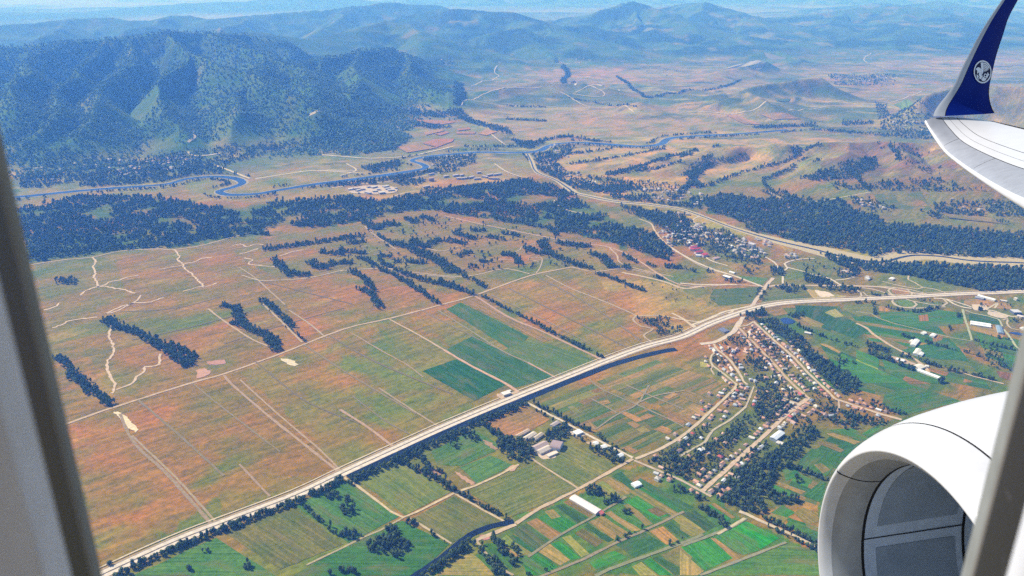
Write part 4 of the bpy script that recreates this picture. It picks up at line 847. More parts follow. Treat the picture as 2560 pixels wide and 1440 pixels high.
building('m:850,800 890,790', 12, 4, 'gable', (.74,.72,.66), WHT, 'small white shed on the track across the green fields', 'shed', rise=2)
building('m:970,840 1005,810', 12, 4, 'gable', (.74,.72,.68), WHT, 'small white shed beside the brown plot in the green fields', 'shed', rise=2)
building('m:695,910 730,885', 8, 3, 'gable', (.66,.62,.56), WHT, 'low cream lean to shed next to the big white barn', 'shed', rise=1.2)
building('m:520,1130 620,1155', 13, 4, 'gable', (.72,.70,.68), WHT, 'long white shed among the dark trees below the lane', 'shed', rise=2)
building('m:770,1245 845,1215', 22, 4, 'gable', (.60,.56,.48), WHT, 'broad cream shed at the head of the very long white shed', 'shed', rise=2)
building('m:785,1265 1105,1385', 12, 4, 'gable', (.80,.79,.76), WHT, 'very long narrow white shed beside the dark belt of trees', 'poultry_house', rise=1.8)
building('m:890,1215 930,1220', 9, 3, 'gable', (.62,.60,.56), WHT, 'small cream hut where the lane bends past the long white shed', 'shed', rise=1.5)
building('m:1570,315 1790,375', 16, 5, 'gable', (.76,.74,.70), WHT, 'long white warehouse close beneath the highway', 'warehouse', rise=2.2)
building('m:1530,335 1640,355', 16, 5, 'gable', (.30,.31,.34), (.4,.4,.42), 'grey roofed warehouse in front of the long white warehouse', 'warehouse', rise=2.2)
building('m:1850,370 1940,385', 9, 3, 'flat', (.60,.56,.52), CRM, 'low flat pale store east of the highway warehouses', 'store')
building('m:2040,365 2060,360', 10, 8, 'flat', (.66,.60,.54), CRM, 'small cream tower like building by the highway warehouses', 'store')
building('m:2000,530 2100,530', 24, 8, 'flat', (.52,.50,.50), (.10,.12,.18), 'dark walled grey works building at the end of the gravel yard', 'works', windows=6)
building('m:2070,570 2150,590', 14, 4, 'flat', (.60,.52,.48), CRM, 'low pinkish shed next to the dark works building', 'shed')
building('m:2130,740 2170,730', 14, 4, 'gable', (.74,.72,.70), WHT, 'white roofed shed above the reed pond near the window frame', 'shed', rise=2)
building('m:440,110 475,90', 14, 5, 'gable', (.72,.68,.62), CRM, 'cream barn against the wood beyond the highway loops', 'barn', rise=2)
building('m:130,105 155,95', 14, 5, 'gable', (.66,.64,.60), CRM, 'white barn at the lane fork beyond the highway', 'barn', rise=2)
building('l:690,705 790,735', 16, 6, 'gable', (.76,.74,.72), (.12,.13,.18), 'white roofed hall with dark walls in the green triangle by the junction', 'hall', rise=2)
building('l:770,645 835,665', 10, 4, 'gable', (.72,.70,.68), WHT, 'white roofed store on the pale road above the triangle', 'store', rise=1.6)
building('l:545,475 620,455', 15, 4, 'gable', (.42,.28,.28), CRM, 'mauve roofed shed beyond the red school roofs', 'shed', rise=2)
building('l:1030,310 1095,330', 18, 18, 'flat', (.52,.47,.44), (.36,.33,.33), 'tall grey apartment block standing above the far village', 'apartment_block', windows=6)
for k_, (s, w_, tx) in enumerate([('l:235,335 325,318', 12, 'topmost'), ('l:240,352 300,356', 12, 'second'), ('l:300,355 370,345', 12, 'third'), ('l:305,400 400,382', 12, 'fourth'), ('l:395,437 460,420', 18, 'lowest')]):
    building(s, w_, 8, 'gable', RDR, (.55,.42,.40), tx + ' of the five crimson roofed school blocks in the far village', 'school_block', rise=3, group='crimson roofed school blocks')
building('l:315,430 380,435', 12, 6, 'flat', (.66,.64,.66), WHT, 'white hall at the foot of the crimson school blocks', 'hall')
FACT = [('n:270,300 350,290', 16), ('n:330,290 440,283', 14), ('n:430,300 490,292', 18), ('n:375,318 425,305', 12), ('n:520,268 565,262', 12), ('n:580,275 650,258', 18), ('n:650,300 700,298', 14), ('n:595,325 660,318', 14), ('n:735,262 805,250', 22),
        ('n:765,292 830,285', 18), ('n:800,312 885,305', 16), ('n:680,345 755,335', 24), ('n:500,335 570,350', 14), ('n:895,285 920,280', 10), ('n:400,345 420,342', 8)]
for k_, (s, w_) in enumerate(FACT):
    o = building(s, w_, 8, 'flat', random.choice([(.44,.40,.36), (.48,.44,.40), (.38,.29,.26)]), (.24,.22,.24), 'pale flat roofed works hall on the bare yard south of the river', 'works_hall', group='works halls on the bare riverside yard')
FAR = [('n:1270,270 1355,252', 12), ('n:1540,130 1610,118', 12), ('n:1665,118 1740,105', 14), ('n:1715,150 1790,152', 12), ('n:1790,150 1880,140', 12), ('n:1860,145 1950,128', 12), ('n:1945,158 2035,152', 12), ('n:1760,112 1810,102', 12), ('n:2120,112 2200,98', 12), ('n:2200,105 2310,88', 12), ('n:1985,75 2040,70', 12), ('n:2060,125 2130,135', 12), ('n:2140,150 2290,155', 8), ('n:1345,100 1410,85', 10)]
for k_, (s, w_) in enumerate(FAR):
    building(s, w_, 9, 'flat', (.46,.38,.38), (.28,.25,.28), 'long mauve roofed block in the riverside settlement east of the works', 'apartment_block', group='long blocks of the riverside settlement')
building('n:1345,175 1410,168', 16, 16, 'flat', (.36,.26,.26), (.26,.17,.17), 'single tall dark red block standing apart beside the riverside trees', 'apartment_block')

# ------------------------------------------------------------------ village houses
HV = []
for (L_, W_, h_, rs, kd) in ((11, 9, 4.2, 2.8, 'hip'), (13, 9, 4.5, 3.0, 'gable'), (9, 8, 3.6, 2.4, 'hip'), (14, 8, 3.4, 2.2, 'gable'), (10, 10, 6.2, 2.6, 'hip')):
    HV.append((mesh('house_wall', *walls(L_, W_, h_, rs if kd == 'gable' else 0), [M['wall']]), mesh('house_roof', *(gable if kd == 'gable' else hip)(L_, W_, h_, rs), [M['roof']]),
               mesh('house_porch', *box(-L_ * .3, L_ * .3, -W_ / 2 - 2.2, -W_ / 2 - .02, 2.5, 2.75), [M['roof']]), max(L_, W_)))
ROOFS = [((.50,.27,.17), 'orange tiled', 46), ((.52,.33,.24), 'peach tiled', 26), ((.60,.60,.60), 'white metal roofed', 11), ((.40,.42,.45), 'grey roofed', 10), ((.50,.11,.09), 'red roofed', 4), ((.30,.20,.17), 'brown roofed', 9), ((.55,.50,.42), 'cream roofed', 12)]
def pick_roof():
    t = random.random() * sum(r[2] for r in ROOFS)
    for r in ROOFS:
        t -= r[2]
        if t <= 0: return r
    return ROOFS[0]
ORD = ['first', 'second', 'third', 'fourth', 'fifth', 'sixth', 'seventh', 'eighth', 'ninth', 'tenth', 'eleventh', 'twelfth', 'thirteenth', 'fourteenth', 'fifteenth', 'sixteenth', 'seventeenth', 'eighteenth', 'nineteenth', 'twentieth',
       'twenty-first', 'twenty-second', 'twenty-third', 'twenty-fourth', 'twenty-fifth', 'twenty-sixth', 'twenty-seventh', 'twenty-eighth', 'twenty-ninth', 'thirtieth']
N_HOUSE = 0
def house(x, y, ang, label, group, sc=1.0, rc=None):
    global N_HOUSE
    if N_HOUSE >= 330: return False
    for bx, by, br in BUILT:
        if (x - bx) ** 2 + (y - by) ** 2 < (br + 5.5) ** 2: return False
    for L, hw in ROADS:
        if np.min(np.hypot(L[:, 0] - x, L[:, 1] - y)) < hw + 6.0: return False
    w_, r_, p_, R_ = random.choice(HV)
    rc = rc or pick_roof()
    root = obj('house', None, loc=(x, y, float(hills(np.array([x]), np.array([y]))[0])), rotz=ang, label=label.replace('#', rc[1]), category='house', group=group)
    root.scale = (sc, sc, sc)
    v = .78 + .32 * random.random()
    wc = random.choice([(.55,.47,.38), (.60,.55,.48), (.46,.36,.28), (.62,.60,.56)])
    obj('wall', w_, root, color=wc)
    obj('roof', r_, root, color=tuple(min(.85, q * v) for q in rc[0]))
    if random.random() < .5: obj('porch_roof', p_, root, color=tuple(q * .9 for q in rc[0]))
    BUILT.append((x, y, R_ / 2 * sc + .8)); N_HOUSE += 1
    return True
STREETS = [
 ('v:455,275 640,465 870,700 1000,850 1130,980 1300,1130', 'middle village street', 'houses on the middle village street', .93),
 ('v:640,210 870,420 1120,640 1300,830 1520,1040 1620,1140', 'outer street beside the wood', 'houses on the outer village street', .93),
 ('j:960,100 780,240 600,410 400,590 160,800', 'wide lower village street', 'houses on the lower village street', .92),
 ('v:165,480 210,550 300,620 380,700 500,880 570,970', 'curving inner village lane', 'houses on the curving village lane', .8),
 ('v:140,620 125,690 150,740 300,850 440,970', 'lane edging olive plots', 'houses on the lane edging the plots', .5),
 ('v:440,970 300,1130 150,1270 0,1410', 'lane climbing from the crossroads', 'houses on the crossroads lane', .75),
 ('v:1620,1140 1920,1240 2200,1330', 'street running toward the engine', 'houses on the outbound street', .85),
 ('j:150,280 0,400 -140,480 -300,550', 'road between plots and orchards', 'houses on the orchard road', .55),
 ('j:490,170 370,270 190,430 0,540', 'narrow lane between orchards', 'houses on the narrow orchard lane', .45),
 ('j:-200,630 0,715 160,800', 'bottom lane above green strips', 'houses on the bottom lane', .5),
 ('j:740,100 900,155', 'short village cross street', 'houses on the short cross street', .9),
 ('j:550,20 510,120 490,170', 'short lane by red hall', 'houses on the red hall lane', .9),
]
for s, txt, grp, dens in STREETS:
    L = smooth_line(gp(s), 4)
    T = np.gradient(L, axis=0); T /= np.hypot(T[:, 0], T[:, 1])[:, None]
    arc = np.concatenate([[0], np.cumsum(np.hypot(*np.diff(L, axis=0).T))])
    for side, sname in ((1, 'farther'), (-1, 'nearer')):
        cnt = 0; a = 8 + random.random() * 8
        Nn = np.array([-1, 1]) * side
        while a < arc[-1]:
            k = int(np.searchsorted(arc, a)); k = min(k, len(L) - 1)
            t = T[k]; n = np.array([-t[1], t[0]]) * side
            if random.random() < dens:
                for row in ((0, 1) if random.random() < .2 else (0,)):
                    q = L[k] + n * (12.5 + random.random() * 5 + row * (17 + 8 * random.random())) + t * (random.random() - .5) * 3
                    ang = math.atan2(t[1], t[0]) + random.choice([0, 0, math.pi / 2]) + (random.random() - .5) * .2
                    o_ = ORD[cnt] if cnt < len(ORD) else 'number %d' % (cnt + 1)
                    sd = 'right' if (n[0] > 0) else 'left'
                    if house(q[0], q[1], ang, '# house, %s from top, %s side, %s' % (o_, sd, txt), grp, .76 + .22 * random.random()): cnt += 1
            a += 14.5 + random.random() * 6
def scatter_poly(s, spacing, jitter=True):
    P = gp(s); b0, b1 = P.min(0), P.max(0)
    area = (b1 - b0).prod()
    n = int(area / spacing ** 2)
    q = b0 + rng.random((n, 2)) * (b1 - b0)
    return q[pip(q[:, 0], q[:, 1], P)]
for s, sp_, lab, grp in [('v:330,480 560,470 620,560 480,640 500,800 420,640', 34, '# house set back among gardens inside the village', 'houses set back among the village gardens'), ('v:500,820 900,760 1000,1000 620,1000', 40, '# house set back among gardens inside the village', 'houses set back among the village gardens'),
     ('j:850,200 1000,130 1180,160 1200,260 950,330 820,340', 45, '# house set back among gardens inside the village', 'houses set back among the village gardens'), ('j:100,620 330,480 420,560 160,760', 60, '# house set back among gardens inside the village', 'houses set back among the village gardens'),
     ('l:330,150 900,150 1250,400 1100,480 800,400 500,200', 62, '# house among the trees of the far village below the gravel stream', 'houses of the far village below the stream'), ('k:1900,800 2560,900 2560,1060 2100,1050 1950,920', 55, '# house among the trees of the far village near the school', 'houses of the far village near the school'), ('l:1400,400 1640,400 1640,460 1450,450', 34, '# house in the small cluster beside the gravel stream', 'houses of the small streamside cluster'),
     ('l:60,40 340,60 300,180 90,160', 50, '# house among the trees of the far village uphill of the school', 'houses of the far village uphill')]:
    for q in scatter_poly(s, sp_):
        if N_HOUSE >= 330: break
        house(q[0], q[1], random.random() * 3.1, lab, grp, 1.0, rc=None if s[0] in 'vj' else random.choice([ROOFS[2], ROOFS[6], ROOFS[1], ROOFS[3]]))
# far settlements: too many and too small to pick apart
def far_houses():
    V = []; F = []
    for s, sp_ in [('a:900,1220 1400,1130 1450,1200 1150,1310 850,1310', 42), ('a:200,1260 900,1180 1000,1320 400,1360', 75), ('b:600,1170 1000,1150 990,1240 700,1250', 62), ('b:1440,1140 1600,1080 1720,1110 1650,1280 1500,1230', 62), ('b:1640,420 1900,430 1800,500 1600,470', 90),
                   ('d:1500,900 1880,890 1880,1000 1500,990', 70), ('d:1050,560 1550,560 1600,620 1200,620', 95), ('g:1900,60 2500,60 2560,140 2000,150', 75), ('g:1240,60 1440,60 1640,150 1500,160 1280,110', 42), ('b:2200,480 2450,500 2500,570 2300,540', 100), ('b:700,460 1000,440 1200,480 900,490', 100), ('k:1700,260 2560,330 2560,520 1800,400', 40), ('l:330,130 900,150 1250,400 1100,480 800,400 500,200', 32), ('k:1900,780 2560,850 2560,1060 2100,1050 1950,920', 34), ('l:60,20 340,40 300,180 60,170', 30), ('k:2000,560 2560,640 2560,860 2250,850', 44), ('l:1200,140 1400,260 1300,330 1050,250', 36), ('l:2160,640 2400,600 2500,660 2300,720', 36), ('l:1400,400 1640,400 1640,460 1450,450', 26), ('k:560,60 900,40 900,110 600,120', 42), ('m:0,80 330,30 380,90 100,150', 50)]:
        for q in scatter_poly(s, sp_):
            z = float(hills(q[:1], q[1:])[0]); a = random.random() * 3; c, s_ = math.cos(a), math.sin(a); sc = .9 + .6 * random.random()
            v1, f1 = walls(12, 9, 5); v2, f2 = hip(12, 9, 5, 2.6)
            o = len(V)
            for (x, y, zz) in v1 + v2: V.append((q[0] + (x * c - y * s_) * sc, q[1] + (x * s_ + y * c) * sc, z + zz * sc))
            for f in f1: F.append((tuple(i + o for i in f), 0))
            tone = random.choice([1, 1, 2])
            for f in f2: F.append((tuple(i + o + len(v1) for i in f), tone))
    me = mesh('far_houses', V, [f for f, _ in F], [plain('far_wall', (.5,.44,.37)), plain('far_roof_pale', (.38,.34,.30)), plain('far_roof_tile', (.42,.28,.20))])
    me.polygons.foreach_set('material_index', [t for _, t in F])
    obj('far_houses', me, kind='stuff', label='scattered pale houses of the distant riverside settlements', category='houses')
far_houses()

# ------------------------------------------------------------------ trees
def crown_mesh(name, r, h0, h1, taper, seed, mat, nleaf=70, trunk=None):
    rn = random.Random(seed)
    V = []; F = []
    bm = bmesh.new(); bmesh.ops.create_icosphere(bm, subdivisions=2, radius=1.0)
    hc = (h0 + h1) / 2; hh = (h1 - h0) / 2
    def shape(t):                       # radius along the crown height, t 0..1
        return max(0.06, (math.sin(math.pi * min(1, t ** taper * 1.0)) ** 0.7))
    off = [1 + .35 * (rn.random() - .5) for _ in bm.verts]
    for v, o in zip(bm.verts, off):
        t = (v.co.z + 1) / 2
        rad = r * .82 * shape(.04 + .92 * t) * o
        a = math.atan2(v.co.y, v.co.x)
        V.append((math.cos(a) * rad, math.sin(a) * rad, h0 + (h1 - h0) * t * (.95 + .1 * rn.random())))
    F = [tuple(v.index for v in f.verts) for f in bm.faces]
    bm.free()
    for _ in range(nleaf):              # leaf clumps breaking the outline
        t = rn.random(); a = rn.random() * 6.283
        rad = r * shape(.04 + .92 * t) * (.75 + .45 * rn.random())
        c = Vector((math.cos(a) * rad, math.sin(a) * rad, h0 + (h1 - h0) * t))
        s = r * (.16 + .22 * rn.random())
        o = len(V)
        for k in range(4):
            d = Vector((rn.gauss(0, 1), rn.gauss(0, 1), rn.gauss(0, .8))).normalized() * s
            V.append(tuple(c + d))
        F += [(o, o + 1, o + 2), (o, o + 2, o + 3), (o + 1, o + 3, o + 2)]
    return mesh(name, V, F, [mat])
def trunk_mesh(h, r):
    n = 6; V = []; F = []
    for z, rr in ((-.3, r * 1.3), (h * .4, r), (h, r * .35)):
        V += [(math.cos(6.283 * k / n) * rr, math.sin(6.283 * k / n) * rr, z) for k in range(n)]
    for ring in range(2):
        for k in range(n):
            a = ring * n + k; b = ring * n + (k + 1) % n
            F.append((a, b, b + n, a + n))
    return mesh('trunk', V, F, [M['bark']])
SPEC = [(3.9, 1.2, 13.5, 1.55), (4.4, 1.4, 11.5, 1.25), (3.3, 1.0, 15.5, 1.9), (4.8, 1.6, 10.5, 1.1), (3.7, 1.2, 12.5, 1.7)]
CROWN = [crown_mesh('crown', *sp_, 11 + k, M['leaf']) for k, sp_ in enumerate(SPEC)]
TRUNK = [trunk_mesh(sp_[2] * .8, .32) for sp_ in SPEC]
def proto_collection(nm, crowns):
    c = bpy.data.collections.new(nm)
    for k, me in enumerate(crowns):
        o = bpy.data.objects.new(nm + '_tree', me)
        c.objects.link(o)
    return c
PC_NEAR = proto_collection('valley', CROWN)
PC_HILL = proto_collection('hillside', [crown_mesh('crown', *sp_, 31 + k, M['leafhill'], 26) for k, sp_ in enumerate(SPEC[:4])])
def gn_group(nm, coll):
    g = bpy.data.node_groups.new(nm, 'GeometryNodeTree')
    g.interface.new_socket('Geometry', in_out='INPUT', socket_type='NodeSocketGeometry')
    g.interface.new_socket('Geometry', in_out='OUTPUT', socket_type='NodeSocketGeometry')
    n = g.nodes
    gi = n.new('NodeGroupInput'); go = n.new('NodeGroupOutput')
    iop = n.new('GeometryNodeInstanceOnPoints'); ci = n.new('GeometryNodeCollectionInfo')
    ci.inputs['Collection'].default_value = coll
    ci.inputs['Separate Children'].default_value = True; ci.inputs['Reset Children'].default_value = True
    iop.inputs['Pick Instance'].default_value = True
    sc = n.new('GeometryNodeInputNamedAttribute'); sc.data_type = 'FLOAT_VECTOR'; sc.inputs[0].default_value = 'tree_scale'
    ro = n.new('GeometryNodeInputNamedAttribute'); ro.data_type = 'FLOAT_VECTOR'; ro.inputs[0].default_value = 'tree_turn'
    er = n.new('FunctionNodeEulerToRotation')
    k = g.links
    k.new(gi.outputs[0], iop.inputs['Points']); k.new(ci.outputs[0], iop.inputs['Instance'])
    k.new(sc.outputs[0], iop.inputs['Scale']); k.new(ro.outputs[0], er.inputs[0]); k.new(er.outputs[0], iop.inputs['Rotation'])
    k.new(iop.outputs[0], go.inputs[0])
    return g
GN_NEAR, GN_HILL = gn_group('valley_trees', PC_NEAR), gn_group('hill_trees', PC_HILL)
def stuff_trees(name, P, S, grp, label):
    me = bpy.data.meshes.new(name)
    me.vertices.add(len(P)); me.vertices.foreach_set('co', np.asarray(P, np.float32).ravel())
    a = me.attributes.new('tree_scale', 'FLOAT_VECTOR', 'POINT'); a.data.foreach_set('vector', np.asarray(S, np.float32).ravel())
    R_ = np.zeros((len(P), 3), np.float32); R_[:, 2] = rng.random(len(P)) * 6.283; R_[:, 0] = (rng.random(len(P)) - .5) * .12
    a = me.attributes.new('tree_turn', 'FLOAT_VECTOR', 'POINT'); a.data.foreach_set('vector', R_.ravel())
    o = obj(name, me, kind='stuff', label=label, category='trees')
    md = o.modifiers.new('trees', 'NODES'); md.node_group = grp
    return o
TREES = []                       # rows of x, y, scale, group index
GROUPS = []
def clear_of(Q, mar=1.0):
    ok = np.ones(len(Q), bool)
    for L, hw in ROADS:
        b0 = L.min(0) - hw - 10; b1 = L.max(0) + hw + 10
        idx = np.where(ok & (Q[:, 0] > b0[0]) & (Q[:, 0] < b1[0]) & (Q[:, 1] > b0[1]) & (Q[:, 1] < b1[1]))[0]
        for blk in np.array_split(idx, max(1, len(idx) // 4000)):
            if len(blk) == 0: continue
            step = max(1, int(8 / max(1, np.hypot(*(L[1] - L[0])))))
            d = np.full(len(blk), 1e9)
            for a, b in zip(L[:-1:step], L[step::step]):
                ab = b - a; l2 = (ab ** 2).sum() + 1e-9
                t = np.clip(((Q[blk] - a) @ ab) / l2, 0, 1)
                d = np.minimum(d, np.hypot(*(Q[blk] - a - t[:, None] * ab).T))
            ok[blk[d < hw + mar]] = False
    B = np.array(BUILT)
    for blk in np.array_split(np.where(ok)[0], max(1, len(Q) // 3000)):
        if len(blk) == 0: continue
        d = np.hypot(Q[blk][:, None, 0] - B[None, :, 0], Q[blk][:, None, 1] - B[None, :, 1]) - B[None, :, 2]
        ok[blk[d.min(1) < 0.2]] = False
    return ok
def add_trees(Q, sc, label, gaps=0.0, seed=0):
    if len(Q) == 0: return
    if gaps: Q = Q[fbm(Q[:, 0], Q[:, 1], 70, 3, 90 + seed) > gaps]
    if len(Q) == 0: return
    Q = Q[clear_of(Q)]
    if len(Q) == 0: return
    GROUPS.append(label)
    S = sc * (.55 + .75 * rng.random(len(Q)) ** 1.3)
    TREES.append(np.column_stack([Q, S, np.full(len(Q), len(GROUPS) - 1)]))
def belt(s, width, label, spacing=5.6, sc=.85):
    L = smooth_line(gp(s), 6)
    T = np.gradient(L, axis=0); T /= np.maximum(np.hypot(T[:, 0], T[:, 1]), 1e-6)[:, None]
    length = np.hypot(*np.diff(L, axis=0).T).sum()
    n = int(length * width / spacing ** 2)
    k = rng.integers(0, len(L), max(n, 2))
    w = width * (.55 + .75 * fbm(L[k, 0], L[k, 1], 45, 2, 8))
    o = (rng.random(len(k)) + rng.random(len(k)) - 1) * w / 1.5
    Q = L[k] + np.column_stack([-T[k, 1], T[k, 0]]) * o[:, None] + (rng.random((len(k), 2)) - .5) * 6
    add_trees(Q, sc, label)
def wood(s, spacing, label, sc=1.0, gaps=0.0, clear=()):
    Q = scatter_poly(s, spacing)
    for cx, cy, rx, ry in clear:
        c = gp(np.array([[cx, cy]]))[0]; e = gp(np.array([[cx + rx, cy]]))[0]; f = gp(np.array([[cx, cy - ry]]))[0]
        a = abs(e[0] - c[0]); b = abs(f[1] - c[1])
        Q = Q[((Q[:, 0] - c[0]) / a) ** 2 + ((Q[:, 1] - c[1]) / b) ** 2 > 1]
    add_trees(Q, sc, label, gaps, len(s))
